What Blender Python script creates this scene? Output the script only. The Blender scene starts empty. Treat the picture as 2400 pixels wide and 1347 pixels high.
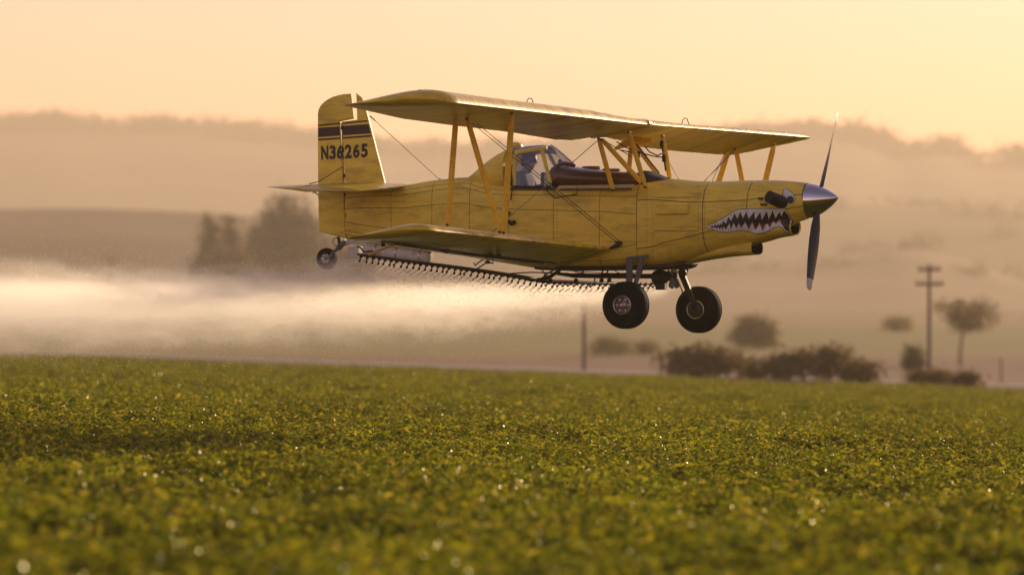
import bpy, bmesh, math, random
from mathutils import Vector, Matrix
from mathutils.bvhtree import BVHTree
from mathutils.geometry import delaunay_2d_cdt
from mathutils import noise as mnoise

R = math.radians
random.seed(7)
scene = bpy.context.scene
COL = scene.collection

# ------------------------------------------------------------------ camera
F = 10200.0            # focal length in photo pixels (photo 2400 wide)
HZ = 800.0             # photo row of eye level
CZ = 1.80              # eye height above the soil
D0 = 60.0              # distance to the aircraft
cam = bpy.data.cameras.new('camera')
cam.sensor_width = 36.0
cam.lens = 36.0 * F / 2400.0
cam.shift_y = (HZ - 673.5) / 2400.0
cam.clip_start, cam.clip_end = 0.5, 12000
cam.dof.use_dof = True
cam.dof.focus_distance = 59.0
cam.dof.aperture_fstop = 1.25
camo = bpy.data.objects.new('camera', cam)
COL.objects.link(camo)
camo.location = (0, 0, CZ)
camo.rotation_euler = (R(90), 0, 0)
scene.camera = camo

# ------------------------------------------------------------------ light
SUN_EL, SUN_AZ = 12.0, 32.0       # degrees above the horizon, degrees to the right of the view
world = bpy.data.worlds.new('World')
scene.world = world
world.use_nodes = True
wn = world.node_tree
bg = wn.nodes['Background']
sky = wn.nodes.new('ShaderNodeTexSky')
sky.sky_type = 'NISHITA'
sky.sun_disc = False
sky.sun_elevation = R(SUN_EL)
sky.sun_rotation = R(SUN_AZ)
sky.altitude = 0
sky.air_density = 1.3
sky.dust_density = 0.5
sky.ozone_density = 0.4
tint = wn.nodes.new('ShaderNodeMix')
tint.data_type = 'RGBA'
tint.blend_type = 'MULTIPLY'
tint.inputs[0].default_value = 1.0
tint.inputs[7].default_value = (1.0, 0.65, 0.86, 1)
wn.links.new(sky.outputs[0], tint.inputs[6])
wn.links.new(tint.outputs[2], bg.inputs[0])
bg.inputs[1].default_value = 0.13

sd = Vector((math.sin(R(SUN_AZ)) * math.cos(R(SUN_EL)), math.cos(R(SUN_AZ)) * math.cos(R(SUN_EL)), math.sin(R(SUN_EL))))
sun = bpy.data.lights.new('sun', 'SUN')
sun.energy = 5.0
sun.angle = R(5.0)
sun.color = (1.0, 0.77, 0.50)
suno = bpy.data.objects.new('sun', sun)
COL.objects.link(suno)
suno.rotation_euler = (-sd).to_track_quat('-Z', 'Y').to_euler()

vs = scene.view_settings
vs.view_transform = 'Standard'
vs.look = 'None'
vs.exposure = 0.29
vs.gamma = 1.0
vs.use_curve_mapping = False
cy = scene.cycles
cy.use_denoising = True
cy.max_bounces = 7
cy.diffuse_bounces = 3
cy.glossy_bounces = 3
cy.transmission_bounces = 5
cy.transparent_max_bounces = 10
cy.volume_bounces = 3
cy.sample_clamp_indirect = 6.0
cy.use_adaptive_sampling = True
cy.adaptive_threshold = 0.015
cy.volume_step_rate = 1.0
cy.volume_max_steps = 256

# ------------------------------------------------------------------ projection helpers
YAW = R(25.0)
FW = Vector((math.cos(YAW), -math.sin(YAW), 0))     # aircraft forward
LF = Vector((math.sin(YAW), math.cos(YAW), 0))      # aircraft left
P0 = Vector((300 / F * D0, D0, CZ + 300 / F * D0))
AM = Matrix.Translation(P0) @ Matrix.Rotation(-YAW, 4, 'Z')
AMI = AM.inverted()
EYE = Vector((0, 0, CZ))
EYEL = AMI @ EYE


def W(px, py, d):
    return Vector(((px - 1200) / F * d, d, CZ + (HZ - py) / F * d))


def L(px, py, y):
    """photo point on the aircraft's plane y (metres to its left) -> local point"""
    d = AMI.to_3x3() @ Vector(((px - 1200) / F, 1, (HZ - py) / F))
    t = (y - EYEL.y) / d.y
    return EYEL + d * t


def LR(px, py):
    return (AMI.to_3x3() @ Vector(((px - 1200) / F, 1, (HZ - py) / F))).normalized()


# ------------------------------------------------------------------ node helpers
class S:
    """socket with arithmetic"""
    def __init__(self, nt, s):
        self.nt, self.s = nt, s

    def _op(self, op, *a, rev=False):
        n = self.nt.nodes.new('ShaderNodeMath')
        n.operation = op
        args = [self, *a]
        if rev:
            args.reverse()
        for i, v in enumerate(args):
            if isinstance(v, S):
                self.nt.links.new(v.s, n.inputs[i])
            else:
                n.inputs[i].default_value = v
        return S(self.nt, n.outputs[0])

    def __add__(self, o): return self._op('ADD', o)
    __radd__ = __add__
    def __mul__(self, o): return self._op('MULTIPLY', o)
    __rmul__ = __mul__
    def __sub__(self, o): return self._op('SUBTRACT', o)
    def __rsub__(self, o): return self._op('SUBTRACT', o, rev=True)
    def __truediv__(self, o): return self._op('DIVIDE', o)
    def max(self, o): return self._op('MAXIMUM', o)
    def min(self, o): return self._op('MINIMUM', o)
    def abs(self): return self._op('ABSOLUTE')
    def exp(self): return self._op('EXPONENT')
    def pow(self, o): return self._op('POWER', o)
    def step(self, a, b):
        n = self.nt.nodes.new('ShaderNodeMapRange')
        n.interpolation_type = 'SMOOTHSTEP'
        self.nt.links.new(self.s, n.inputs[0])
        n.inputs[1].default_value, n.inputs[2].default_value = a, b
        return S(self.nt, n.outputs[0])


MATS = {}


def mat(name, color=(.5, .5, .5), rough=.5, metal=0., spec=.5, coat=0., var=0., var_scale=3., var_stretch=(1, 1, 1), dirt=None,
        dirt_amt=0., bump=0., bump_scale=30., trans=0., alpha=1.):
    if name in MATS:
        return MATS[name]
    m = bpy.data.materials.new(name)
    m.use_nodes = True
    nt = m.node_tree
    b = nt.nodes['Principled BSDF']
    b.inputs['Base Color'].default_value = (*color, 1)
    b.inputs['Roughness'].default_value = rough
    b.inputs['Metallic'].default_value = metal
    b.inputs['Specular IOR Level'].default_value = spec
    b.inputs['Coat Weight'].default_value = coat
    b.inputs['Coat Roughness'].default_value = .12
    tc = nt.nodes.new('ShaderNodeTexCoord')
    mp = nt.nodes.new('ShaderNodeMapping')
    mp.inputs['Scale'].default_value = var_stretch
    nt.links.new(tc.outputs['Object'], mp.inputs[0])
    last = None
    if var or dirt:
        n = nt.nodes.new('ShaderNodeTexNoise')
        n.inputs['Scale'].default_value = var_scale
        n.inputs['Detail'].default_value = 6
        n.inputs['Roughness'].default_value = .65
        nt.links.new(mp.outputs[0], n.inputs['Vector'])
        mx = nt.nodes.new('ShaderNodeMix')
        mx.data_type = 'RGBA'
        mx.inputs[6].default_value = (*[c * (1 - var) for c in color], 1)
        mx.inputs[7].default_value = (*[min(1, c * (1 + var)) for c in color], 1)
        rm = nt.nodes.new('ShaderNodeMapRange')
        rm.inputs[1].default_value, rm.inputs[2].default_value = .3, .7
        nt.links.new(n.outputs[0], rm.inputs[0])
        nt.links.new(rm.outputs[0], mx.inputs[0])
        last = mx.outputs[2]
        if dirt:
            n2 = nt.nodes.new('ShaderNodeTexNoise')
            n2.inputs['Scale'].default_value = var_scale * 2.3
            n2.inputs['Detail'].default_value = 8
            n2.inputs['Roughness'].default_value = .7
            nt.links.new(mp.outputs[0], n2.inputs['Vector'])
            r2 = nt.nodes.new('ShaderNodeMapRange')
            r2.inputs[1].default_value, r2.inputs[2].default_value = .48, .74
            r2.inputs[4].default_value = dirt_amt
            nt.links.new(n2.outputs[0], r2.inputs[0])
            m2 = nt.nodes.new('ShaderNodeMix')
            m2.data_type = 'RGBA'
            m2.inputs[7].default_value = (*dirt, 1)
            nt.links.new(last, m2.inputs[6])
            nt.links.new(r2.outputs[0], m2.inputs[0])
            last = m2.outputs[2]
        nt.links.new(last, b.inputs['Base Color'])
    if bump:
        n3 = nt.nodes.new('ShaderNodeTexNoise')
        n3.inputs['Scale'].default_value = bump_scale
        n3.inputs['Detail'].default_value = 4
        nt.links.new(tc.outputs['Object'], n3.inputs['Vector'])
        bp = nt.nodes.new('ShaderNodeBump')
        bp.inputs['Strength'].default_value = bump
        bp.inputs['Distance'].default_value = .02
        nt.links.new(n3.outputs[0], bp.inputs['Height'])
        nt.links.new(bp.outputs[0], b.inputs['Normal'])
    if trans:
        t = nt.nodes.new('ShaderNodeBsdfTranslucent')
        if last:
            nt.links.new(last, t.inputs[0])
        else:
            t.inputs[0].default_value = (*color, 1)
        ms = nt.nodes.new('ShaderNodeMixShader')
        ms.inputs[0].default_value = trans
        nt.links.new(b.outputs[0], ms.inputs[1])
        nt.links.new(t.outputs[0], ms.inputs[2])
        nt.links.new(ms.outputs[0], nt.nodes['Material Output'].inputs[0])
    MATS[name] = m
    return m


YEL = mat('yellow_paint', (.90, .63, .075), .42, spec=.3, coat=.06, var=.20, var_scale=1.5, var_stretch=(.5, 1, 1.8), dirt=(.17, .10, .025), dirt_amt=.6, bump=.04, bump_scale=9)
YELW = mat('yellow_wing_skin', (.92, .58, .035), .28, spec=.5, coat=.0, var=.36, var_scale=1.3, var_stretch=(.35, 2.6, 1), dirt=(.20, .11, .03), dirt_amt=.8, bump=.28, bump_scale=3.5)  # grime plus brown-gold streaks painted in for reflections on the wing underside
YELS = mat('yellow_strut_paint', (.90, .55, .022), .42, spec=.3, var=.1, var_scale=5, dirt=(.2, .1, .02), dirt_amt=.4)
SEAM = mat('seam_brown', (.14, .085, .02), .8)  # dark brown shell that shows in the open panel joints
BROWN = mat('brown_hopper_paint', (.10, .032, .014), .35, coat=.3, var=.15, var_scale=2, dirt=(.18, .09, .05), dirt_amt=.3)
STRIPE = mat('brown_stripe_paint', (.045, .016, .01), .5)
BLACKP = mat('black_marking_paint', (.014, .012, .010), .5, var=.3, var_scale=9, dirt=(.10, .07, .03), dirt_amt=.35)
WHITEP = mat('white_marking_paint', (.72, .70, .66), .5, var=.12, var_scale=7, dirt=(.28, .2, .12), dirt_amt=.6)
REDP = mat('red_marking_paint', (.16, .012, .01), .5)
RUB = mat('tyre_rubber', (.006, .006, .006), .8, spec=.2, var=.3, var_scale=12, bump=.1, bump_scale=60)
STEEL = mat('dark_steel', (.05, .045, .04), .5, metal=.4, var=.3, var_scale=9)
BLK = mat('black_fitting', (.012, .012, .013), .55, var=.3, var_scale=10)
GREY = mat('grey_strut_paint', (.13, .125, .12), .5, var=.2, var_scale=6, dirt=(.04, .03, .02), dirt_amt=.5)
CHROME = mat('polished_metal', (.62, .60, .58), .13, metal=1.)
ALU = mat('bare_aluminium', (.5, .48, .45), .38, metal=.9, var=.12, var_scale=6)
WHT = mat('white_tank_paint', (.62, .58, .53), .5, var=.1, var_scale=4, dirt=(.2, .15, .1), dirt_amt=.6)
RIMM = mat('wheel_rim', (.16, .14, .11), .55, metal=.5, var=.2, var_scale=12, dirt=(.05, .04, .03), dirt_amt=.6)
PROPB = mat('propeller_black', (.014, .014, .016), .35)
PROPT = mat('propeller_tip', (.55, .53, .5), .5)
INT = mat('cockpit_interior', (.03, .028, .025), .8)
DARKI = mat('duct_interior', (.004, .004, .004), .95, spec=.05)

gl = bpy.data.materials.new('cockpit_glass')
gl.use_nodes = True
_nt = gl.node_tree
_b = _nt.nodes['Principled BSDF']
_nt.nodes.remove(_b)
_t = _nt.nodes.new('ShaderNodeBsdfTransparent')
_t.inputs[0].default_value = (.94, .94, .94, 1)
_g = _nt.nodes.new('ShaderNodeBsdfGlossy')
_g.inputs['Roughness'].default_value = .06
_g.inputs[0].default_value = (.9, .95, 1, 1)
_d = _nt.nodes.new('ShaderNodeBsdfDiffuse')
_d.inputs[0].default_value = (.55, .6, .68, 1)
_m1 = _nt.nodes.new('ShaderNodeMixShader')
_m1.inputs[0].default_value = .05
_nt.links.new(_t.outputs[0], _m1.inputs[1])
_nt.links.new(_g.outputs[0], _m1.inputs[2])
_m2 = _nt.nodes.new('ShaderNodeMixShader')
_m2.inputs[0].default_value = .03
_nt.links.new(_m1.outputs[0], _m2.inputs[1])
_nt.links.new(_d.outputs[0], _m2.inputs[2])
_nt.links.new(_m2.outputs[0], _nt.nodes['Material Output'].inputs[0])
GLASS = gl


# ------------------------------------------------------------------ mesh helpers
class G:
    def __init__(self):
        self.v, self.f, self.m = [], [], []

    def add(self, v, f, mi=0):
        o = len(self.v)
        self.v += [tuple(p) for p in v]
        self.f += [tuple(i + o for i in q) for q in f]
        self.m += [mi] * len(f)
        return self

    def box(self, c, sz, rot=None, mi=0):
        c = Vector(c)
        vs_ = []
        for x in (-.5, .5):
            for y in (-.5, .5):
                for z in (-.5, .5):
                    p = Vector((x * sz[0], y * sz[1], z * sz[2]))
                    if rot is not None:
                        p = rot @ p
                    vs_.append(c + p)
        return self.add(vs_, [(0, 1, 3, 2), (4, 6, 7, 5), (0, 4, 5, 1), (2, 3, 7, 6), (0, 2, 6, 4), (1, 5, 7, 3)], mi)

    def tube(self, pts, rad, seg=8, flat=None, mi=0, closed=False):
        """swept round (or flattened: flat=(vector, ratio)) bar along pts"""
        pts = [Vector(p) for p in pts]
        rads = rad if isinstance(rad, (list, tuple)) else [rad] * len(pts)
        rings = []
        prev = None
        n = len(pts)
        for i, p in enumerate(pts):
            if closed:
                t = pts[(i + 1) % n] - pts[i - 1]
            else:
                t = pts[min(i + 1, n - 1)] - pts[max(i - 1, 0)]
            t.normalize()
            if flat is not None:
                u = Vector(flat[0])
            elif prev is not None:
                u = prev
            else:
                u = Vector((0, 0, 1)) if abs(t.z) < .9 else Vector((1, 0, 0))
            u = (u - t * u.dot(t)).normalized()
            prev = u
            w = t.cross(u)
            k = flat[1] if flat else 1
            rings.append([p + (u * math.cos(a) + w * math.sin(a) * k) * rads[i] for a in [2 * math.pi * j / seg for j in range(seg)]])
        return self.loft(rings, caps=not closed, mi=mi, wrap=closed)

    def loft(self, rings, caps=True, mi=0, wrap=False):
        s = len(rings[0])
        v = [p for r in rings for p in r]
        f = []
        n = len(rings)
        for i in range(n if wrap else n - 1):
            a, b = i * s, ((i + 1) % n) * s
            for j in range(s):
                k = (j + 1) % s
                f.append((a + j, a + k, b + k, b + j))
        if caps:
            f.append(tuple(range(s))[::-1])
            f.append(tuple(range((n - 1) * s, n * s)))
        return self.add(v, f, mi)

    def lathe(self, c, axis, prof, seg=32, mi=0):
        """prof: (distance along axis, radius)"""
        c, axis = Vector(c), Vector(axis).normalized()
        u = Vector((0, 0, 1)) if abs(axis.z) < .9 else Vector((1, 0, 0))
        u = (u - axis * u.dot(axis)).normalized()
        w = axis.cross(u)
        rings = [[c + axis * a + (u * math.cos(t) + w * math.sin(t)) * max(r, 1e-4) for t in [2 * math.pi * j / seg for j in range(seg)]] for a, r in prof]
        return self.loft(rings, True, mi)

    def plate(self, outline, y0, t, edge=.03, mi=0):
        """outline: (x, z) list on the plane y = y0; a plate with thinned edges"""
        n = len(outline)
        pts = [Vector((p[0], p[1])) for p in outline]
        area = sum(pts[i].x * pts[(i + 1) % n].y - pts[(i + 1) % n].x * pts[i].y for i in range(n))
        if area < 0:
            pts.reverse()
        ins = []
        for i in range(n):
            a, b, c = pts[i - 1], pts[i], pts[(i + 1) % n]
            e1, e2 = (b - a).normalized(), (c - b).normalized()
            nn = Vector((-e1.y - e2.y, e1.x + e2.x))
            k = max(nn.length, .5)
            ins.append(b + nn.normalized() * edge * 2 / k)
        r0 = [Vector((p.x, y0 - t / 2, p.y)) for p in ins]
        r1 = [Vector((p.x, y0 - t * .22, p.y)) for p in pts]
        r2 = [Vector((p.x, y0 + t * .22, p.y)) for p in pts]
        r3 = [Vector((p.x, y0 + t / 2, p.y)) for p in ins]
        return self.loft([r0, r1, r2, r3], True, mi)


def setp(o, label=None, cat=None, group=None, kind=None):
    if label: o['label'] = label
    if cat: o['category'] = cat
    if group: o['group'] = group
    if kind: o['kind'] = kind
    return o


def mesh_from(name, g, mats, sharp=38):
    me = bpy.data.meshes.new(name)
    me.from_pydata([tuple(p) for p in g.v], [], g.f)
    for m in (mats if isinstance(mats, (list, tuple)) else [mats]):
        me.materials.append(m)
    if any(g.m):
        me.polygons.foreach_set('material_index', g.m)
    bm = bmesh.new()
    bm.from_mesh(me)
    bmesh.ops.recalc_face_normals(bm, faces=bm.faces)
    bm.to_mesh(me)
    bm.free()
    if sharp:
        me.polygons.foreach_set('use_smooth', [True] * len(me.polygons))
        me.set_sharp_from_angle(angle=R(sharp))
    me.update()
    return me


def ob(name, g, mats, parent=None, sharp=38):
    o = bpy.data.objects.new(name, mesh_from(name, g, mats, sharp))
    COL.objects.link(o)
    if parent is not None:
        o.parent = parent
    return o


def empty(name, loc=(0, 0, 0), m=None, parent=None):
    o = bpy.data.objects.new(name, None)
    o.empty_display_size = .2
    COL.objects.link(o)
    if m is not None:
        o.matrix_world = m
    else:
        o.location = loc
    if parent is not None:
        o.parent = parent
    return o


def bevel(o, w, seg=2):
    b = o.modifiers.new('bevel', 'BEVEL')
    b.width, b.segments = w, seg
    b.limit_method = 'ANGLE'
    return o


def lerp(a, b, t): return a + (b - a) * t


def interp(tab, x):
    if x <= tab[0][0]: return tab[0][1]
    for (x0, y0), (x1, y1) in zip(tab, tab[1:]):
        if x <= x1:
            t = (x - x0) / (x1 - x0)
            return lerp(y0, y1, t)
    return tab[-1][1]


def smooth_interp(tab, x):
    """monotone-ish cubic through the table"""
    n = len(tab)
    if x <= tab[0][0]: return tab[0][1]
    if x >= tab[-1][0]: return tab[-1][1]
    for i in range(n - 1):
        if x <= tab[i + 1][0]:
            break
    x0, y0 = tab[i]
    x1, y1 = tab[i + 1]
    h = x1 - x0
    sl = (y1 - y0) / h
    sa = (y0 - tab[i - 1][1]) / (x0 - tab[i - 1][0]) if i > 0 else sl
    sb = (tab[i + 2][1] - y1) / (tab[i + 2][0] - x1) if i + 2 < n else sl
    m0 = 0 if sa * sl <= 0 else 2 * sa * sl / (sa + sl)
    m1 = 0 if sb * sl <= 0 else 2 * sb * sl / (sb + sl)
    t = (x - x0) / h
    return (2 * t**3 - 3 * t**2 + 1) * y0 + (t**3 - 2 * t**2 + t) * h * m0 + (-2 * t**3 + 3 * t**2) * y1 + (t**3 - t**2) * h * m1


def sstep(a, b, x):
    t = min(1, max(0, (x - a) / (b - a)))
    return t * t * (3 - 2 * t)


# ================================================================== TERRAIN
FIELD_END = 191.0


def terrain(x, y):
    tilt = -0.035 * 70 * math.tanh(x / 70)
    base = tilt + .42 * sstep(FIELD_END + 4, FIELD_END + 14, y)
    plain = CZ - 1.18 + (min(y, 900) - 400) * .0147
    t = sstep(230, 380, y)
    return base * (1 - t) + plain * t + .12 * t * math.sin(x * .021 + y * .013)


def zone_mat():
    m = bpy.data.materials.new('ground_soil_and_fields')
    m.use_nodes = True
    nt = m.node_tree
    b = nt.nodes['Principled BSDF']
    b.inputs['Roughness'].default_value = .95
    b.inputs['Specular IOR Level'].default_value = .1
    tc = nt.nodes.new('ShaderNodeTexCoord')
    sp = nt.nodes.new('ShaderNodeSeparateXYZ')
    nt.links.new(tc.outputs['Object'], sp.inputs[0])
    n = nt.nodes.new('ShaderNodeTexNoise')
    n.inputs['Scale'].default_value = .03
    n.inputs['Detail'].default_value = 7
    nt.links.new(tc.outputs['Object'], n.inputs['Vector'])
    yy = S(nt, sp.outputs[1]) + (S(nt, n.outputs[0]) - .5) * 30
    rp = nt.nodes.new('ShaderNodeValToRGB')
    nt.links.new((yy / 1000).s, rp.inputs[0])
    cr = rp.color_ramp
    stops = [(0, (.035, .03, .012)), (.19, (.04, .035, .012)), (.203, (.21, .115, .055)), (.385, (.22, .12, .06)), (.40, (.25, .19, .045)),
             (.55, (.23, .19, .05)), (.66, (.28, .20, .07)), (.9, (.30, .20, .085))]
    while len(cr.elements) < len(stops):
        cr.elements.new(.5)
    for e, (p, c) in zip(cr.elements, stops):
        e.position, e.color = p, (*c, 1)
    n2 = nt.nodes.new('ShaderNodeTexNoise')
    n2.inputs['Scale'].default_value = .35
    n2.inputs['Detail'].default_value = 8
    nt.links.new(tc.outputs['Object'], n2.inputs['Vector'])
    mx = nt.nodes.new('ShaderNodeMix')
    mx.data_type = 'RGBA'
    mx.blend_type = 'OVERLAY'
    mx.inputs[0].default_value = .5
    nt.links.new(rp.outputs[0], mx.inputs[6])
    nt.links.new(n2.outputs[0], mx.inputs[7])
    nt.links.new(mx.outputs[2], b.inputs['Base Color'])
    return m


g = G()
ys = [-80, -40, 0, 15] + [20 + 8 * i for i in range(22)] + [196, 200, 204, 208, 214, 220, 230, 245, 260, 280, 300, 320, 340, 360, 380, 400, 430, 460, 500, 550, 600, 700, 800, 900, 1100, 1400, 1800, 2300, 3000, 3800, 4800, 6200]
xs = sorted({round(s_ * v, 3) for v in [0, 4, 8, 12, 16, 20, 25, 30, 36, 44, 54, 66, 80, 100, 130, 180, 260, 400, 600, 900, 1300, 2600] for s_ in (-1, 1)})
for y in ys:
    for x in xs:
        g.v.append((x, y, terrain(x, y)))
nx = len(xs)
for i in range(len(ys) - 1):
    for j in range(nx - 1):
        a = i * nx + j
        g.f.append((a, a + 1, a + nx + 1, a + nx))
g.m = [0] * len(g.f)
setp(ob('ground', g, zone_mat(), sharp=0), 'crop soil and dry farmland stretching to the hills', kind='structure')

# road behind the crop
g = G()
rx = [i * 6 - 180 for i in range(61)]
for x in rx:
    y = 214 + .012 * x
    for dy in (-3.0, -1.2, 1.2, 3.0):
        g.v.append((x, y + dy, terrain(x, y + dy) + .05 + (.03 if abs(dy) < 2 else 0)))
for i in range(len(rx) - 1):
    for j in range(3):
        a = i * 4 + j
        g.f.append((a, a + 1, a + 5, a + 4))
g.m = [0] * len(g.f)
setp(ob('road', g, mat('pale_gravel_road', (.42, .37, .32), .9, var=.15, var_scale=.8)), 'pale gravel farm road behind the crop field', kind='structure')

# hills
HILLM = {}


def hill(name, label, rf, rc, prof, color, seed, rough):
    g = G()
    pxs = list(range(-2400, 4801, 50))
    ts = [0, .12, .25, .38, .5, .62, .74, .84, .92, .97, 1, 1.05, 1.2, 1.5]
    for t in ts:
        d = lerp(rf, rc, t)
        for px in pxs:
            py = smooth_interp(prof, px)
            x = (px - 1200) / F * d
            zc = CZ + (HZ - py) / F * rc
            zb = terrain(x, rf) - 2
            if t <= 1:
                z = lerp(zb, zc, (t * t * (3 - 2 * t)) * .55 + t * .45)
            else:
                z = lerp(zc, zb, sstep(1, 1.5, t))
            z += rough * mnoise.noise(Vector((x * .007 + seed, d * .006, seed))) * min(1, t * 2) * (1 if t < .9 else .4)
            g.v.append((x, d, z))
    n = len(pxs)
    for i in range(len(ts) - 1):
        for j in range(n - 1):
            a = i * n + j
            g.f.append((a, a + 1, a + n + 1, a + n))
    g.m = [0] * len(g.f)
    m = mat('hill_' + str(seed), color, .95, spec=.1, var=.45, var_scale=.012, var_stretch=(.5, .8, 2), dirt=tuple(c * .55 for c in color), dirt_amt=.5)
    o = ob(name, g, m, sharp=60)
    return setp(o, label, kind='structure')


PA = [(-2400, 470), (-600, 480), (0, 490), (200, 488), (400, 494), (600, 508), (800, 530), (1000, 565), (1200, 615), (1450, 680), (1900, 760), (4800, 790)]
PB = [(-2400, 740), (900, 720), (1400, 650), (1700, 612), (1900, 602), (2030, 588), (2130, 573), (2220, 598), (2400, 655), (2700, 710), (4800, 760)]
PC = [(-2400, 560), (600, 600), (1200, 560), (1600, 505), (1960, 478), (2100, 480), (2400, 500), (2900, 520), (4800, 500)]
PD = [(-2400, 330), (-400, 306), (0, 304), (130, 300), (260, 308), (420, 309), (560, 320), (740, 336), (950, 360), (1150, 364), (1400, 356), (1600, 338), (1880, 318),
      (2000, 326), (2060, 350), (2110, 367), (2180, 356), (2300, 378), (2400, 382), (2700, 400), (4800, 380)]
hill('hill', 'dry low hill behind the spray on the left', 1000, 1400, PA, (.17, .115, .06), 3, 2)
hill('hill', 'rounded knoll and slope rising behind the telephone pole', 1450, 2000, PB, (.19, .12, .055), 11, 2)
hill('hill', 'middle hillside below the far ridge on the right', 2000, 2700, PC, (.15, .10, .05), 23, 3)
hill('hill', 'far hazy ridge with tree-lined crest', 2700, 4000, PD, (.20, .13, .07), 31, 4.0)


# ------------------------------------------------------------------ foliage
def leaf_mat(name, c, trans=.35):
    m = mat(name, c, .6, spec=.3, var=.35, var_scale=.8, dirt=tuple(q * .5 for q in c), dirt_amt=.6, trans=trans)
    return m


def add_leaf(g, c, n, s, rng):
    n = n.normalized()
    u = n.cross(Vector((rng.uniform(-1, 1), rng.uniform(-1, 1), rng.uniform(-1, 1))))
    if u.length < 1e-3:
        u = Vector((1, 0, 0))
    u.normalize()
    w = n.cross(u)
    g.add([c - u * s, c - w * s * .6 + n * s * .12, c + u * s, c + w * s * .6 + n * s * .12], [(0, 1, 2, 3)])


def crown_geo(lobes, count, size, seed):
    """lobes: (centre, (rx, ry, rz)); leaves in small clumps through the lobes' volume, thinner in the middle"""
    rng = random.Random(seed)
    g = G()
    vol = [a[1][0] * a[1][1] * a[1][2] for a in lobes]
    for (c, r), v in zip(lobes, vol):
        k = max(6, int(count / 9 * v / sum(vol)))
        for _ in range(k):
            d = Vector((rng.gauss(0, 1), rng.gauss(0, 1), rng.gauss(0, 1))).normalized()
            q = rng.uniform(.25, 1.0) ** .55 * rng.uniform(.85, 1.12)
            p = Vector(c) + Vector((d.x * r[0], d.y * r[1], d.z * r[2])) * q
            cs = size * rng.uniform(1.2, 2.6)
            for _ in range(9):
                o = Vector((rng.gauss(0, cs), rng.gauss(0, cs), rng.gauss(0, cs * .7)))
                add_leaf(g, p + o, d + Vector((rng.gauss(0, .6), rng.gauss(0, .6), rng.gauss(.3, .6))), size * rng.uniform(.6, 1.3), rng)
    return g


BARK = mat('bark', (.07, .05, .035), .9, var=.3, var_scale=4, bump=.3, bump_scale=8)


def tree(name, label, cat, px, d, top, wpx, crown_bot, seed, color, group=None, kind='round', count=1500, lean=0, base_py=None):
    """tree whose crown spans wpx photo pixels and reaches photo row `top`"""
    rng = random.Random(seed)
    x = (px - 1200) / F * d
    zb = terrain(x, d)
    h = CZ + (HZ - top) / F * d - zb
    cb = max(.05, CZ + (HZ - crown_bot) / F * d - zb)
    w = wpx / F * d / 2
    root = empty(name, (x, d, zb))
    setp(root, label, cat, group)
    ch = (h - cb)
    lobes = []
    if kind == 'dome':
        for i in range(16):
            a = i * 2.4
            q = (i + .5) / 16
            zz = cb + ch * (.12 + .70 * q)
            rr = .72 * math.sqrt(max(0, 1 - (q * .95) ** 2))
            lobes.append(((math.cos(a) * w * rr, math.sin(a) * w * rr, zz), (w * .34, w * .34, ch * .2)))
        lobes.append(((0, 0, cb + ch * .42), (w * .8, w * .8, ch * .42)))
    elif kind == 'cone':
        for i in range(11):
            t = i / 10
            lobes.append(((rng.uniform(-.1, .1) * w, rng.uniform(-.1, .1) * w, cb + ch * (.1 + .86 * t)), (w * (1.05 - .8 * t), w * (1.05 - .8 * t), ch * .09)))
    else:
        n = 8 if kind == 'round' else 11
        lobes.append(((lean * w * .4, 0, cb + ch * .5), (w * .72, w * .72, ch * .42)))
        for i in range(n):
            a = i * 2.4 + rng.uniform(-.3, .3)
            rr = rng.uniform(.35, .68) if kind == 'round' else rng.uniform(.4, .85)
            zz = cb + ch * rng.uniform(.25, .82 if kind == 'round' else .9)
            q = rng.uniform(.25, .4)
            lobes.append(((math.cos(a) * w * rr + lean * w * .4, math.sin(a) * w * rr, min(zz, h - ch * q * .55)), (w * q * 1.1, w * q * 1.1, ch * q * .6)))
        lobes.append(((lean * w * .4 + rng.uniform(-.2, .2) * w, 0, h - ch * .22), (w * .4, w * .4, ch * .2)))
    cg = crown_geo(lobes, int(count * 1.6), max(.12, w * (.13 if kind == 'cone' else .07)), seed)
    ob('crown', cg, leaf_mat('foliage_%s' % (str(color)), color), root, sharp=0)
    tg = G()
    tr = max(.05, min(.35, h * .022))
    tg.tube([(0, 0, -.4), (.03, 0, cb * .5), (lean * w * .15, 0, cb + ch * .25), (lean * w * .4, 0, cb + ch * .7)], [tr * 1.3, tr, tr * .75, tr * .25], 8)
    for i in range(5):
        a = i * 1.9 + seed
        z0 = cb + ch * (.05 + .08 * i)
        tg.tube([(lean * w * .1, 0, z0), (math.cos(a) * w * .3 + lean * w * .2, math.sin(a) * w * .3, z0 + ch * .18), (math.cos(a) * w * .55 + lean * w * .4, math.sin(a) * w * .55, z0 + ch * .3)], [tr * .45, tr * .3, tr * .1], 6)
    ob('trunk', tg, BARK, root)
    return root


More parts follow.
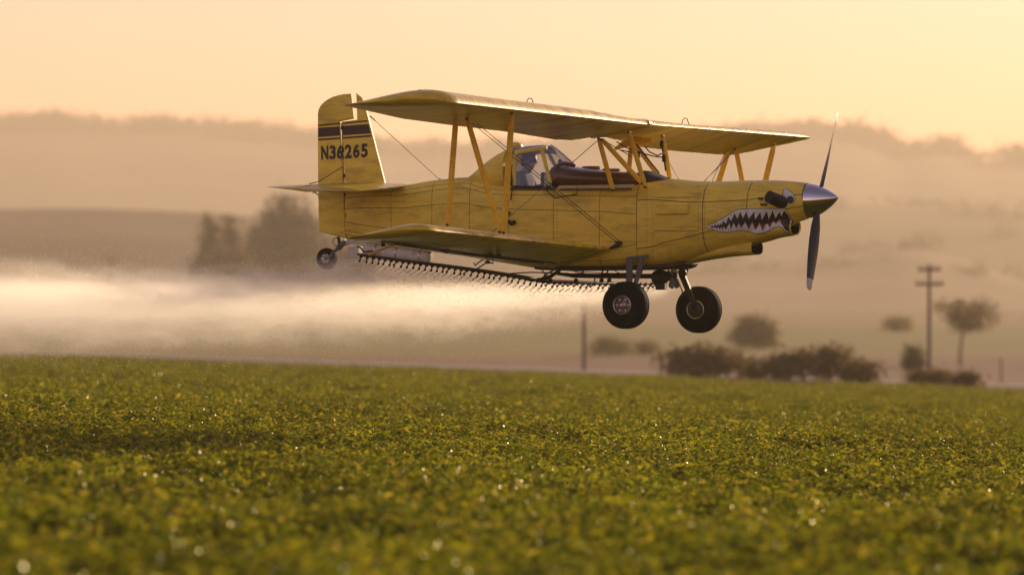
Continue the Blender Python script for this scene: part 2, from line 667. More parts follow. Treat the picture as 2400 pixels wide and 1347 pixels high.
GRB = (.20, .13, .038)
GR1, GR2, GR3 = (.14, .105, .042), (.10, .09, .025), (.14, .115, .04)
tree('conifer_tree', 'narrow dark conifer standing just left of the big tree mass', 'tree', 492, 740, 512, 84, 780, 1, GR1, 'trees beyond the spray', 'cone', 5000)
tree('conifer_tree', 'dark conifer close against the big broad tree', 'tree', 540, 750, 511, 78, 780, 2, GR1, 'trees beyond the spray', 'cone', 5000)
tree('broadleaf_tree', 'tallest broad dark tree behind the rudder and tail wheel', 'tree', 680, 790, 446, 200, 760, 3, GR1, 'trees beyond the spray', 'dome', 5500)
tree('broadleaf_tree', 'lower broad tree half hidden under the rear fuselage', 'tree', 800, 800, 540, 200, 770, 13, GR1, 'trees beyond the spray', 'dome', 2200)
tree('broadleaf_tree', 'low dark tree filling the gap under the two conifers', 'tree', 530, 730, 572, 190, 775, 14, GR1, 'trees beyond the spray', 'dome', 4500)
tree('broadleaf_tree', 'broad tree crown joining the conifers to the tallest tree', 'tree', 610, 780, 520, 130, 770, 15, GR1, 'trees beyond the spray', 'dome', 3500)
tree('broadleaf_tree', 'small lone tree poking out of the spray on the far left', 'tree', 258, 860, 585, 44, 690, 4, (.06, .05, .02), None, 'round', 500)
tree('broadleaf_tree', 'round bushy tree standing alone below the far wheel', 'tree', 1768, 430, 733, 124, 858, 5, (.27, .21, .075), None, 'dome', 2200)
tree('broadleaf_tree', 'spreading tree on a slender trunk right of the telephone pole', 'tree', 2250, 360, 702, 140, 792, 6, (.27, .21, .08), None, 'open', 900, lean=.6)
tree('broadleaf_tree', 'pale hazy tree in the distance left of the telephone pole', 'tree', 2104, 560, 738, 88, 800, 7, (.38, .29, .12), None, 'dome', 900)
tree('shrub', 'soft green shrub at the foot of the telephone pole in front of plough land', 'shrub', 2140, 290, 800, 62, 885, 8, GR2, None, 'round', 700)
tree('shrub', 'long low dark bush, leftmost of the bushes on the field edge', 'shrub', 1640, 205, 820, 200, 892, 21, GRB, 'bushes along the field edge', 'open', 1900)
tree('shrub', 'small low bush filling the gap between the two long bushes', 'shrub', 1765, 208, 852, 70, 895, 22, GRB, 'bushes along the field edge', 'open', 600)
tree('shrub', 'dark rounded bush right of the gap on the field edge', 'shrub', 1850, 205, 828, 130, 895, 23, GRB, 'bushes along the field edge', 'open', 1300)
tree('shrub', 'tallest dark bush with upright sprigs on the field edge', 'shrub', 1945, 207, 815, 130, 898, 24, GRB, 'bushes along the field edge', 'open', 1400)
tree('shrub', 'trailing end bush sloping down to the pale road', 'shrub', 2012, 204, 852, 84, 900, 25, GRB, 'bushes along the field edge', 'open', 700)
tree('shrub', 'low dark bush hugging the base of the telephone pole', 'shrub', 2175, 205, 877, 104, 906, 26, GRB, 'bushes along the field edge', 'open', 800)
tree('shrub', 'smallest dark bush right of the telephone pole', 'shrub', 2262, 205, 884, 46, 908, 27, GRB, 'bushes along the field edge', 'open', 400)
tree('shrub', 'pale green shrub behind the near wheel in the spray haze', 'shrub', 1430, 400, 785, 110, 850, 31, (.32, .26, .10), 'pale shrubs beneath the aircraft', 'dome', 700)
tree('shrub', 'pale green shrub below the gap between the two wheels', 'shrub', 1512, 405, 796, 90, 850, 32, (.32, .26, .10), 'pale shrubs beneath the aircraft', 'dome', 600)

# trees along the far crest and scattered on the slopes: a far-off wood that reads as one mass
rng = random.Random(5)
g = G()
for i in range(420):
    px = rng.uniform(-300, 2700)
    py = smooth_interp(PD, px)
    clump = mnoise.noise(Vector((px * .006, 3.3, 0))) * .5 + .5
    if rng.random() > .55 + clump * .6:
        continue
    d = 4000 + rng.uniform(-80, 30)
    hgt = rng.uniform(5, 14) * (.6 + clump * .8)
    c = W(px, py, 4000)
    c.y = d
    r = hgt * rng.uniform(.6, 1.0)
    gg = crown_geo([((c.x, d, c.z + hgt * .25), (r, r, hgt * .65)), ((c.x + r * .4, d, c.z + hgt * .1), (r * .7, r * .7, hgt * .5))], 70, 2.7, i)
    g.add(gg.v, gg.f)
setp(ob('ridge_wood', g, leaf_mat('foliage_far', (.07, .055, .025), .2), sharp=0), 'distant wood lining the crest of the far ridge', 'wood', kind='stuff')

g = G()
for prof_, d_, n_, lo_, hi_ in ((PC, 2700, 46, 1500, 2700), (PB, 2000, 26, 1500, 2600)):
    for i in range(n_):
        px = rng.uniform(lo_, hi_)
        t_ = rng.choice((1.0, 1.0, .86, .7))
        c = W(px, smooth_interp(prof_, px), d_)
        if t_ < 1:
            dd = lerp(d_ * .74, d_, t_)
            zb_ = terrain(c.x, d_ * .74) - 2
            c = Vector((c.x * dd / d_, dd, lerp(zb_, c.z, (t_ * t_ * (3 - 2 * t_)) * .55 + t_ * .45)))
        hgt = rng.uniform(3, 8)
        for k in range(rng.randint(1, 4)):
            cx = c.x + k * hgt * 1.2
            gg = crown_geo([((cx, c.y, c.z + hgt * .35), (hgt * .7, hgt * .7, hgt * .55))], 60, .9, i * 7 + k)
            g.add(gg.v, gg.f)
setp(ob('hillside_wood', g, leaf_mat('foliage_hillside', (.07, .055, .025), .2), sharp=0), 'scattered distant trees and hedges dotting the middle hills', 'wood', kind='stuff')

# ------------------------------------------------------------------ poles
POLEM = mat('weathered_pole_wood', (.17, .10, .07), .85, var=.25, var_scale=3, var_stretch=(4, 4, .4))
INSM = mat('insulator', (.12, .09, .08), .4)


def pole(label, px, d, top, r, arms, group='poles beyond the field', name='telephone_pole'):
    x = (px - 1200) / F * d
    zb = terrain(x, d)
    root = empty(name, (x, d, zb))
    setp(root, label, 'pole', group)
    h = CZ + (HZ - top) / F * d - zb
    gp = G().tube([(0, 0, -.5), (0, 0, h * .5), (0, 0, h)], [r, r * .88, r * .72], 12)
    ob('post', gp, POLEM, root)
    for py, wpx in arms:
        z = CZ + (HZ - py) / F * d - zb
        wd = wpx / F * d
        ca = bevel(ob('crossarm', G().box((0, -r * .9, z), (wd, .12, .14)), POLEM, root), .01)
        for k in (-.44, -.22, .22, .44):
            gi = G().lathe((k * wd, -r * .9, z + .07), (0, 0, 1), [(0, .02), (.05, .02), (.06, .05), (.13, .045), (.16, .015)], 8)
            ob('insulator', gi, INSM, ca)
    return root


pole('tall wooden telephone pole with two crossarms', 2178, 222, 619, .11, [(632, 54), (666, 66)])
pole('slim bare pole fading into the spray left of the near wheel', 1369, 232, 668, .115, [])
pole('faint thin post near the edge of the brown field, right of the slender tree', 2346, 260, 838, .07, [], name='field_post')

# ================================================================== AIRCRAFT
plane = empty('crop_duster_biplane', m=AM)
setp(plane, 'weathered yellow crop-dusting biplane with shark teeth flying low over the field', 'biplane')


def sect(x, zt, zb, hw, n, seg=48):
    zc, hh = (zt + zb) / 2, (zt - zb) / 2
    out = []
    for j in range(seg):
        a = 2 * math.pi * (j + .5) / seg
        c, s = math.cos(a), math.sin(a)
        out.append(Vector((x, hw * math.copysign(abs(c) ** (2 / n), c), zc + hh * math.copysign(abs(s) ** (2 / n), s))))
    return out


def stations(tab, step=.07):
    """tab rows: px, top, bottom, half width, n -> dense rings along local x"""
    rows = []
    for px, t, b, hw, n in tab:
        pt, pb = L(px, t, 0), L(px, b, 0)
        rows.append((pt.x, pt.z, pb.z, hw, n))
    cols = [[(r[0], r[k]) for r in rows] for k in range(1, 5)]
    x0, x1 = rows[0][0], rows[-1][0]
    n = int((x1 - x0) / step) + 1
    return [sect(x, *[smooth_interp(c, x) for c in cols]) for x in [lerp(x0, x1, i / n) for i in range(n + 1)]]


def panels(parent, rings, xcuts, jcuts, mats, lift=.006, gap=.0042, skip=None, name='panel'):
    """split a lofted skin into separate raised panels with open joints over the shell"""
    seg = len(rings[0])
    ring_x = [sum(p.x for p in r) / seg for r in rings]
    nrm = []
    for i, r in enumerate(rings):
        row = []
        for j in range(seg):
            a = rings[min(i + 1, len(rings) - 1)][j] - rings[max(i - 1, 0)][j]
            b = r[(j + 1) % seg] - r[j - 1]
            row.append(b.cross(a).normalized() * (1 if b.cross(a).dot(r[j] - sum(r, Vector()) / seg) > 0 else -1))
        nrm.append(row)
    cuts = [min(range(len(ring_x)), key=lambda i: abs(ring_x[i] - c)) for c in xcuts]
    for ia, ib in zip(cuts, cuts[1:]):
        for ja, jb in zip(jcuts, jcuts[1:]):
            if skip and skip(ring_x[ia], ring_x[ib], ja, jb):
                continue
            g = G()
            nj = jb - ja + 1
            idx = {}
            for i in range(ia, ib + 1):
                for j in range(ja, jb + 1):
                    p = rings[i][j % seg].copy()
                    if i == ia: p.x += gap
                    if i == ib: p.x -= gap
                    if j == ja: p += (rings[i][(j + 1) % seg] - rings[i][j % seg]).normalized() * gap
                    if j == jb: p += (rings[i][(j - 1) % seg] - rings[i][j % seg]).normalized() * gap
                    idx[i, j] = len(g.v)
                    g.v.append(p + nrm[i][j % seg] * lift)
            for i in range(ia, ib):
                for j in range(ja, jb):
                    g.f.append((idx[i, j], idx[i + 1, j], idx[i + 1, j + 1], idx[i, j + 1]))
            rim = [(ia, j) for j in range(ja, jb + 1)] + [(i, jb) for i in range(ia + 1, ib + 1)] + [(ib, j) for j in range(jb - 1, ja - 1, -1)] + [(i, ja) for i in range(ib - 1, ia, -1)]
            low = []
            for i, j in rim:
                low.append(len(g.v))
                g.v.append(Vector(g.v[idx[i, j]]) - nrm[i][j % seg] * (lift + .004))
            for k in range(len(rim)):
                k2 = (k + 1) % len(rim)
                g.f.append((idx[rim[k]], idx[rim[k2]], low[k2], low[k]))
            g.m = [0] * len(g.f)
            ob(name, g, mats, parent, sharp=30)


# ---- fuselage (tail to firewall)
FUS = [(812, 440, 559, .045, 3), (860, 438, 566, .13, 3.6), (954, 435, 580, .26, 4), (1027, 424, 590, .33, 4.4), (1111, 417, 602, .40, 5), (1160, 430, 610, .44, 5.5),
       (1205, 437, 617, .46, 6), (1300, 437, 630, .48, 6), (1440, 437, 631, .48, 5.5), (1500, 434, 629, .48, 4.5), (1524, 428, 628, .48, 4)]
fr = stations(FUS)
ck0, ck1 = L(1192, 500, -.46).x, L(1300, 500, -.46).x
g = G().loft(fr)
# open the cockpit in the top deck
keep_f = []
for q in g.f:
    c = sum((Vector(g.v[i]) for i in q), Vector()) / len(q)
    zt = max(p.z for p in fr[min(range(len(fr)), key=lambda i: abs(fr[i][0].x - c.x))])
    if len(q) == 4 and ck0 < c.x < ck1 and c.z > zt - .05 and abs(c.y) < .36:
        continue
    keep_f.append(q)
g.f = keep_f
g.m = [0] * len(g.f)
fus = ob('fuselage', g, SEAM, plane)
xc = [L(p, 500, -.46).x for p in (812, 905, 1008, 1100, 1192, 1300, 1410, 1524)]
xc[0] = fr[0][0].x
xc[-1] = fr[-1][0].x
JC = [3, 9, 15, 18, 20, 23, 25, 28, 30, 33, 39, 42, 44, 47, 49, 51]   # joints round the section (48 steps)


def skip_top(xa, xb, ja, jb):
    return xb > ck0 + .06 and xa < ck1 - .06 and 3 <= ja % 48 and jb % 48 <= 18 and jb <= 18


panels(fus, fr, xc, JC, YEL, skip=skip_top)

# ---- firewall bay + engine cowling
COW = [(1524, 428, 628, .48, 4), (1560, 423, 627, .48, 3.6), (1585, 421, 622, .48, 3.2), (1645, 426, 606, .465, 2.8), (1700, 426, 590, .44, 2.5), (1760, 424, 576, .40, 2.3), (1806, 423.5, 556, .35, 2.2),
       (1850, 425, 530, .29, 2.1), (1880, 428, 516, .25, 2.0), (1897, 430.5, 511, .235, 2.0)]
cr_ = stations(COW)
cow = ob('cowling', G().loft(cr_), SEAM, plane)
xk = [L(p, 500, -.45).x for p in (1524, 1643, 1748, 1897)]
xk[0], xk[-1] = cr_[0][0].x, cr_[-1][0].x
panels(cow, cr_, xk, [3, 21, 26, 34, 38, 46, 51], YEL, lift=.006, gap=.006)

# chin intake (shark's mouth corner)
INT_T = [(1740, 520, 578, .30, 2.2), (1790, 512, 568, .31, 2.2), (1830, 509, 557, .28, 2.2), (1855, 511, 553, .225, 2.2), (1864, 512.5, 551.5, .20, 2.2)]
ir = stations(INT_T, .03)
g = G().loft(ir, caps=False)
lip = ir[-1]
cen = sum(lip, Vector()) / len(lip)
inner = [cen + (p - cen) * .9 + Vector((-.01, 0, 0)) for p in lip]
g.loft([lip, [cen + (p - cen) * .96 + Vector((.008, 0, 0)) for p in lip], inner], caps=False)
chin = ob('chin_intake', g, YEL, plane)
g = G().loft([inner, [p + Vector((-.25, 0, .0)) for p in inner]], caps=False)
g.add([p + Vector((-.25, 0, 0)) for p in inner], [tuple(range(len(inner)))])
ob('intake_duct', g, DARKI, chin)

# oil cooler scoop under the cowling
SCO = [(1570, 596, 627, .10, 2.6), (1620, 590, 617, .19, 2.8), (1680, 580, 606, .235, 3), (1730, 570, 600, .24, 3), (1774, 565.5, 597, .22, 3)]
sr = stations(SCO, .05)
g = G().loft(sr, caps=False)
lip = sr[-1]
cen = sum(lip, Vector()) / len(lip)
inner = [cen + (p - cen) * .955 for p in lip]
g.loft([lip, [cen + (p - cen) * .98 + Vector((.004, 0, 0)) for p in lip], inner], caps=False)
g.add(sr[0], [tuple(range(len(sr[0])))])
scoop = ob('oil_cooler_scoop', g, YEL, plane)
g = G().loft([inner, [p + Vector((-.3, 0, .0)) for p in inner]], caps=False)
g.add([p + Vector((-.3, 0, 0)) for p in inner], [tuple(range(len(inner)))])
ob('scoop_duct', g, DARKI, scoop)

# ---- turtledeck behind the cockpit
TD = [(1098, 417, 440, .30, 2.2), (1111, 414, 444, .32, 2.2), (1127, 401, 446, .33, 2.2), (1150, 379, 447, .345, 2.2), (1175, 361, 448, .35, 2.3), (1203, 346, 448, .355, 2.4)]
tr_ = stations(TD, .03)
td = ob('turtledeck', G().loft(tr_), YEL, plane)
# rear rollover fairing bump
g = G()
c = L(1213, 350, 0)
g.lathe(c + Vector((-.10, 0, 0)), (1, 0, 0), [(0, .01), (.005, .09), (.05, .105), (.11, .10), (.16, .07), (.175, .01)], 20)
ob('headrest_fairing', g, YEL, td)

# ---- hopper hump
HO = [(1313, 402, 445, .34, 2.3), (1318, 394, 445, .375, 2.4), (1329, 386, 445, .395, 2.4), (1350, 390, 445, .40, 2.4), (1390, 395, 445, .40, 2.5), (1440, 401, 444, .40, 2.6), (1496, 404.5, 442, .39, 2.7), (1522, 408, 440, .375, 2.7)]
ho = ob('hopper_cover', G().loft(stations(HO, .04)), BROWN, plane)
g = G()
for px in (1385, 1432):
    c = L(px, interp([(1350, 390), (1390, 395), (1440, 401)], px), 0)
    g.lathe(c - Vector((0, 0, .02)), (0, 0, 1), [(0, .13), (.035, .13), (.045, .12), (.05, .01)], 24)
ob('filler_lid', g, BROWN, ho)
# torn black boot between hopper and cowl
HB = [(1513, 400, 440, .30, 2.2), (1525, 401, 440, .32, 2.2), (1545, 410, 436, .30, 2.2), (1566, 417, 430, .24, 2.2), (1578, 421, 428, .14, 2.2)]
ob('hopper_boot', G().loft(stations(HB, .03)), BLK, plane)
# cream sill strip under hopper
g = G()
y = -.50
a, b = L(1310, 438, y), L(1487, 437, y)
g.box((a + b) / 2, ((b - a).length, .02, .045))
g.box(((a + b) / 2).x * Vector((1, 0, 0)) + Vector((0, .50, a.z)), ((b - a).length, .02, .045))
bevel(ob('hopper_sill', g, mat('cream_sill', (.55, .45, .25), .5, var=.1, var_scale=6, dirt=(.1, .07, .03), dirt_amt=.5), plane), .006)
g = G()
g.tube([L(1312, 444, -.495), L(1480, 443.5, -.495)], .009, 6)
g.tube([Vector((p.x, .495, p.z)) for p in (L(1312, 444, -.495), L(1480, 443.5, -.495))], .009, 6)
ob('sill_rail', g, BLK, plane)

# ---- cockpit frame and glazing
can = empty('canopy', parent=plane)


def side_poly(pts, y):
    return [L(px, py, y) for px, py in pts]


SW = .33
for sgn in (-1, 1):
    def P(px, py, k=1.0):
        p = L(px, py, -SW * k)
        return Vector((p.x - (.15 if sgn > 0 else 0), sgn * SW * k, p.z))
    wx = 1.10
    rear = [P(1205, 436, 1.25), P(1205, 400, 1.12), P(1207, 360, .88)]
    g = G().tube(rear, .030, 8, flat=((1, 0, 0), .5))
    ob('window_frame', g, YEL, can)
    g = G().tube([P(1207, 358, .88), P(1240, 352, .80), P(1268, 347.5, .76), P(1282, 346, .74)], .030, 8, flat=((0, 0, 1), .5))
    ob('window_frame', g, YEL, can)
    g = G().tube([P(1269, 347, .78), P(1280, 390, 1.02), P(1290, 430, 1.22)], .028, 8, flat=((1, 0, 0), .5))
    ob('window_frame', g, YEL, can)
    g = G().tube([P(1205, 437, 1.27), P(1250, 438, 1.27), P(1291, 437, 1.25)], .014, 8)
    ob('window_frame', g, BLK, can)
    # side pane
    ring = [P(1206, 436, 1.25), P(1288, 434, 1.22), P(1279, 390, 1.0), P(1269, 349, .77), P(1238, 353, .80), P(1208, 360, .87), P(1205, 400, 1.10)]
    nv = Vector((0, sgn * .004, 0))
    g = G().loft([[p - nv for p in ring], [p + nv for p in ring]])
    ob('side_window', g, GLASS, can, sharp=10)
    ring = [P(1271, 349, .76), P(1296, 346.5, .60), P(1322, 366, .66), P(1343, 384, .45), P(1318, 388, .9), P(1300, 397, 1.1), P(1291, 426, 1.2)]
    g = G().loft([[p - nv for p in ring], [p + nv for p in ring]])
    ob('quarter_window', g, GLASS, can, sharp=10)
# roof
rows = []
for px, py, hw in ((1203, 343, .25), (1219, 345, .25), (1237, 340.5, .245), (1274, 338, .235), (1290, 341, .22)):
    c = L(px, py, 0)
    rows.append([Vector((c.x, hw * k, c.z - .10 * abs(k) ** 2.2)) for k in (-1, -.8, -.5, 0, .5, .8, 1)])
g = G()
g.loft([r + [p - Vector((0, 0, .02)) for p in reversed(r)] for r in rows])
ob('canopy_roof', g, mat('canopy_roof_tint', (.10, .11, .13), .15, coat=.6), can)
# windscreen: curved sheet with a bright edge frame
rows = []
for px, py, hw in ((1290, 341.5, .23), (1303, 350, .235), (1319, 363.5, .24), (1333, 376, .235), (1346, 387, .22)):
    c = L(px, py, 0)
    rows.append([Vector((c.x - .14 * abs(k) ** 2, hw * k, c.z - .05 * abs(k) ** 2)) for k in (-1, -.75, -.4, 0, .4, .75, 1)])
g = G()
g.loft([r + [p - Vector((.008, 0, .006)) for p in reversed(r)] for r in rows])
ob('windscreen', g, GLASS, can, sharp=60)
g = G()
g.tube([r[3] + Vector((.006, 0, .006)) for r in rows], .013, 8)
ob('windscreen_frame', g, mat('frame_white', (.6, .6, .62), .3, metal=.3), can)
# torn brown weather strip at the windscreen base
g = G()
rg = random.Random(2)
pts = [(1291, 404), (1297, 397), (1304, 391), (1312, 386), (1322, 383), (1332, 383), (1340, 386), (1347, 389)]
for y in (-.30, -.1, .1, .3):
    g.tube([L(px, py + rg.uniform(-2, 2), y * 1.05) + Vector((0, rg.uniform(-.02, .02), 0)) for px, py in pts], [rg.uniform(.016, .032) for _ in pts], 6)
g.lathe(L(1313, 381, -.05), (0, 0, 1), [(-.05, .02), (0, .03), (.03, .035), (.05, .01)], 8)
ob('weather_strip', g, BROWN, ho)
# cockpit tub, seat, panel
g = G()
c0, c1 = L(1206, 470, 0), L(1288, 430, 0)
g.box(((c0.x + c1.x) / 2, 0, c0.z - .30), (abs(c1.x - c0.x), .8, .03))
g.box((c0.x + .03, 0, c0.z - .02), (.03, .74, .50))
ob('cockpit_tub', g, INT, plane)
g = G()
g.box(L(1214, 428, 0) + Vector((0, 0, -.06)), (.06, .40, .62), Matrix.Rotation(R(-8), 3, 'Y'))
g.box(L(1228, 470, 0), (.42, .42, .07))
bevel(ob('seat', g, INT, plane), .02)
g = G().box(L(1291, 424, 0), (.05, .6, .22))
bevel(ob('instrument_panel', g, INT, plane), .02)

# ---- tail
FT = .075
fin_o = [(905, 436), (897, 404), (885, 358), (874, 314), (863, 272), (856, 246), (848, 229), (836, 219), (837, 240), (838.5, 281), (802, 286), (805, 340), (808, 390), (811, 436)]
fin = ob('fin', G().plate([(lambda p: (p.x, p.z))(L(a, b, 0)) for a, b in fin_o], 0, FT, .02), YEL, plane)
rud_o = [(798, 285), (830.5, 278.5), (827.5, 250), (824, 220), (808, 221), (794, 223.5), (781, 227.5), (771, 232.5), (762, 238.5), (754, 246), (748.5, 255), (746, 267),
         (746.5, 400), (748, 541.5), (780, 551), (814, 559.5), (812, 500), (809, 440), (806, 390), (802.5, 340)]
rud = ob('rudder', G().plate([(lambda p: (p.x, p.z))(L(a, b, 0)) for a, b in rud_o], 0, FT * .92, .02), YEL, plane)
g = G()
for py in (300, 352, 412, 455, 505):
    px = interp([(285, 800), (559, 814)], py)
    c = L(px, py, -.045)
    g.lathe(c - Vector((0, 0, .03)), (0, 0, 1), [(0, .004), (.002, .014), (.058, .014), (.06, .004)], 8)
g.tube([L(800.5, 290, -.04), L(813.5, 556, -.04)], .006, 6)
ob('rudder_hinge', g, BLK, rud)


def flat_decal(name, polys, mats, parent, off):
    for sgn in (-1, 1):
        g = G()
        for poly in polys:
            pts = [L(a, b, 0) for a, b in poly]
            v = [Vector((p.x, sgn * off, p.z)) for p in pts]
            v2 = [Vector((p.x, sgn * (off - .002), p.z)) for p in pts]
            g.loft([v, v2])
        ob(name, g, mats, parent, sharp=0)


def band(x0, x1, l0, l1, r0, r1, sl_x=0):
    return [(x0, l0), (x1, r0), (x1 + sl_x, r1), (x0, l1)]


# stripes: rows given at the rudder's trailing edge (748) and the fin's leading edge (~866)
def yrow(a, b, px): return a + (b - a) * (px - 748) / (866 - 748)


def lead(py): return interp([(219, 836), (229, 848), (246, 856), (272, 863), (314, 874), (358, 885), (404, 897), (436, 905)], py) - 2


for (a0, b0, a1, b1) in ((293, 282, 296.5, 285.5), (300.5, 291.5, 322, 313.5), (326, 317.5, 330, 321.5)):
    flat_decal('tail_stripe', [[(748.5, yrow(a0, b0, 748)), (799, yrow(a0, b0, 799)), (800.5, yrow(a1, b1, 800)), (748.5, yrow(a1, b1, 748))]], STRIPE, rud, FT * .46 + .004)
    xe0, xe1 = lead(b0), lead(b1)
    flat_decal('tail_stripe', [[(805.5, yrow(a0, b0, 805)), (xe0, yrow(a0, b0, xe0)), (xe1, yrow(a1, b1, xe1)), (806.5, yrow(a1, b1, 806))]], STRIPE, fin, FT * .5 + .004)


def text_mesh(txt, bold):
    cu = bpy.data.curves.new('registration', 'FONT')
    cu.body = txt
    cu.size = 1.0
    cu.offset = bold
    cu.resolution_u = 4
    cu.space_character = 1.0
    o = bpy.data.objects.new('tmp', cu)
    COL.objects.link(o)
    dg = bpy.context.evaluated_depsgraph_get()
    me = bpy.data.meshes.new_from_object(o.evaluated_get(dg))
    bpy.data.objects.remove(o)
    return me


# N36265: characters placed one by one across rudder and fin
CH = [('N', 756, 782, 342.5, 374.5), ('3', 784, 797, 341, 373), ('6', 793, 806, 340.5, 372.5), ('2', 811, 827, 339, 371), ('6', 830, 845, 338, 370), ('5', 849, 865, 336.5, 368.5)]
CH = [('N', 756, 772.5), ('3', 775.5, 790), ('6', 792.5, 807), ('2', 811.5, 827.5), ('6', 830.5, 846), ('5', 849.5, 865)]
for ch, xa, xb in CH:
    me0 = text_mesh(ch, .038)
    vx = [v.co.x for v in me0.vertices]
    vy = [v.co.y for v in me0.vertices]
    lx, hx, ly, hy = min(vx), max(vx), min(vy), max(vy)
    for sgn in (-1, 1):
        me = me0.copy()
        for v in me.vertices:
            u, w = (v.co.x - lx) / (hx - lx), (v.co.y - ly) / (hy - ly)
            if sgn > 0:
                px = 756 + 865 - (xa + (xb - xa) * u)
            else:
                px = xa + (xb - xa) * u
            row = 342.5 - (px - 756) * .055
            p = L(px, row + 32.5 * (1 - w), 0)
            v.co = (p.x, sgn * (FT * .5 + .005), p.z)
        me.materials.clear()
        me.materials.append(BLACKP)
        o = bpy.data.objects.new('registration_letter', me)
        COL.objects.link(o)
        o.parent = rud if xa < 807 else fin


def airfoil(n=14, up=.125, lo=.03):
    """(chord fraction, height fraction) closed loop: trailing edge, over the top, round the nose, back below"""
    top = []
    for i in range(n + 1):
        c = .5 * (1 + math.cos(math.pi * i / n))
        sh = 2.6 * math.sqrt(max(c, 0)) * (1 - c) * (1 - .35 * c) * .98
        top.append((c, up * min(sh, 9) / 1.0 + .002))
    bot = []
    for i in range(1, n):
        c = .5 * (1 - math.cos(math.pi * i / n))
        sh = 2.6 * math.sqrt(c) * (1 - c)
        bot.append((c, -lo * sh - .002))
    return top + bot


def wing_rings(stn, foil, ribs=0):
    """stn: list of (LE point, TE point, thickness factor)"""
    out = []
    for le, te, k in stn:
        ch = te - le
        cl = ch.length
        out.append([le + ch * c + Vector((0, 0, 1)) * (h * cl * k) for c, h in foil])
    return out


def dense(stn, step):
    out = []
    for (a, b, k), (c, d, e) in zip(stn, stn[1:]):
        n = max(1, int(abs(c.y - a.y) / step))
        for i in range(n):
            t = i / n
            out.append((a.lerp(c, t), b.lerp(d, t), lerp(k, e, t)))
    out.append(stn[-1])
    return out


# ---- upper wing
UFO = airfoil(14, .135, .022)


def ULE(y):
    a, b, c = L(1063, 241, -6.0), L(1517, 292, 0), L(1903, 322.5, 5.95)
    return a.lerp(b, (y + 6) / 6) if y < 0 else b.lerp(c, y / 5.95)


UTE_T = [(-6.0, 814, 249.5), (-4.5, 940, 278), (-3, 1064, 294.5), (-1.5, 1192, 309.5), (-.7, 1296, 327), (-.35, 1338, 329), (0, 1376, 323), (.5, 1418, 322), (.95, 1455, 330), (1.5, 1502, 345), (3, 1588, 355), (4.5, 1676, 362), (5.25, 1720, 363)]
ust = []
for y, px, py in UTE_T:
    ust.append((ULE(y), L(px, py, y), 1.0))
tipn_le, tipn_te = ust[0][0], ust[0][1]
ust = [(tipn_le.lerp(tipn_te, .30) + Vector((0, -.20, .06)), tipn_te.lerp(tipn_le, .12) + Vector((0, -.20, .02)), .15),
       (tipn_le.lerp(tipn_te, .12) + Vector((0, -.165, .04)), tipn_te.lerp(tipn_le, .04) + Vector((0, -.165, .01)), .55),
       (tipn_le.lerp(tipn_te, .03) + Vector((0, -.09, .01)), tipn_te + Vector((0, -.09, 0)), .85)] + ust
le, te = ULE(5.25), ust[-1][1]
ust += [(ULE(5.6), L(1778, 351, 5.6), .95), (ULE(5.85), L(1846, 337, 5.85), .8), (ULE(5.95), L(1886, 328, 5.95), .5)]
ud = dense(ust, .15)
uw = ob('upper_wing', G().loft(wing_rings(ud, UFO)), YELW, plane, sharp=50)


def wing_ribs(parent, stfun, ys, foil, name, w=.012, lift=.004, top=True):
    """thin raised rib tapes over the skin, each one a piece"""
    half = len(foil) // 2
    for y in ys:
        le, te, k = stfun(y)
        ch = te - le
        g = G()
        pts = [le + ch * c + Vector((0, 0, h * ch.length * k + (lift if i <= 14 else -lift))) for i, (c, h) in enumerate(foil)]
        a = [p + Vector((0, -w, 0)) for p in pts]
        b = [p + Vector((0, w, 0)) for p in pts]
        v = a + b
        n = len(pts)
        f = [(i, (i + 1) % n, n + (i + 1) % n, n + i) for i in range(n)]
        g.add(v, f)
        ob(name, g, YELW, parent, sharp=50)


def at_y(st, y):
    for (a, b, k), (c, d, e) in zip(st, st[1:]):
        if a.y <= y <= c.y and c.y > a.y:
            t = (y - a.y) / (c.y - a.y)
            return a.lerp(c, t), b.lerp(d, t), lerp(k, e, t)
    return st[-1]


wing_ribs(uw, lambda y: at_y(ust, y), [-5.85 + .47 * i for i in range(25)], UFO, 'rib_tape')
# butt strap at the centre joint
g = G()
le, te, k = at_y(ust, .12)
ch = te - le
rings = []
for dy in (-.05, .05):
    rings.append([le + Vector((0, dy, 0)) + ch * (c - (.01 if c < .02 else 0)) + Vector((0, 0, h * ch.length * 1.0 + (.010 if i <= 14 else -.010))) for i, (c, h) in enumerate(UFO)])
g.loft(rings, caps=False)
ob('wing_joint_strap', g, YEL, uw)
# ailerons' gap rods under the upper wing, tie-down loops on top
for px, py, y in ((1243, 240, -3.2), (1607, 286, 1.9)):
    c = L(px, py, y)
    g = G().tube([c + Vector((-.06, 0, -.06)), c + Vector((-.05, 0, .02)), c + Vector((-.02, 0, .055)), c + Vector((.02, 0, .045)), c + Vector((.06, 0, -.06))], .007, 6)
    ob('tie_down_loop', g, BLK, uw)
# small lamp on the wing tip
g = G().lathe(L(985, 219, -6.03), (0, -1, 0), [(0, .05), (.03, .045), (.06, .02), (.065, .002)], 12)
ob('tip_lamp', g, mat('lamp_lens', (.5, .45, .4), .15, coat=.8), uw)

# ---- lower wing (near and far halves are one wing through the belly)
LFO = airfoil(14, .105, .028)


def LLE(y):
    a, b = L(1011, 540, -6.0), L(1430, 585, -.5)
    return a.lerp(b, (y + 6) / 5.5)


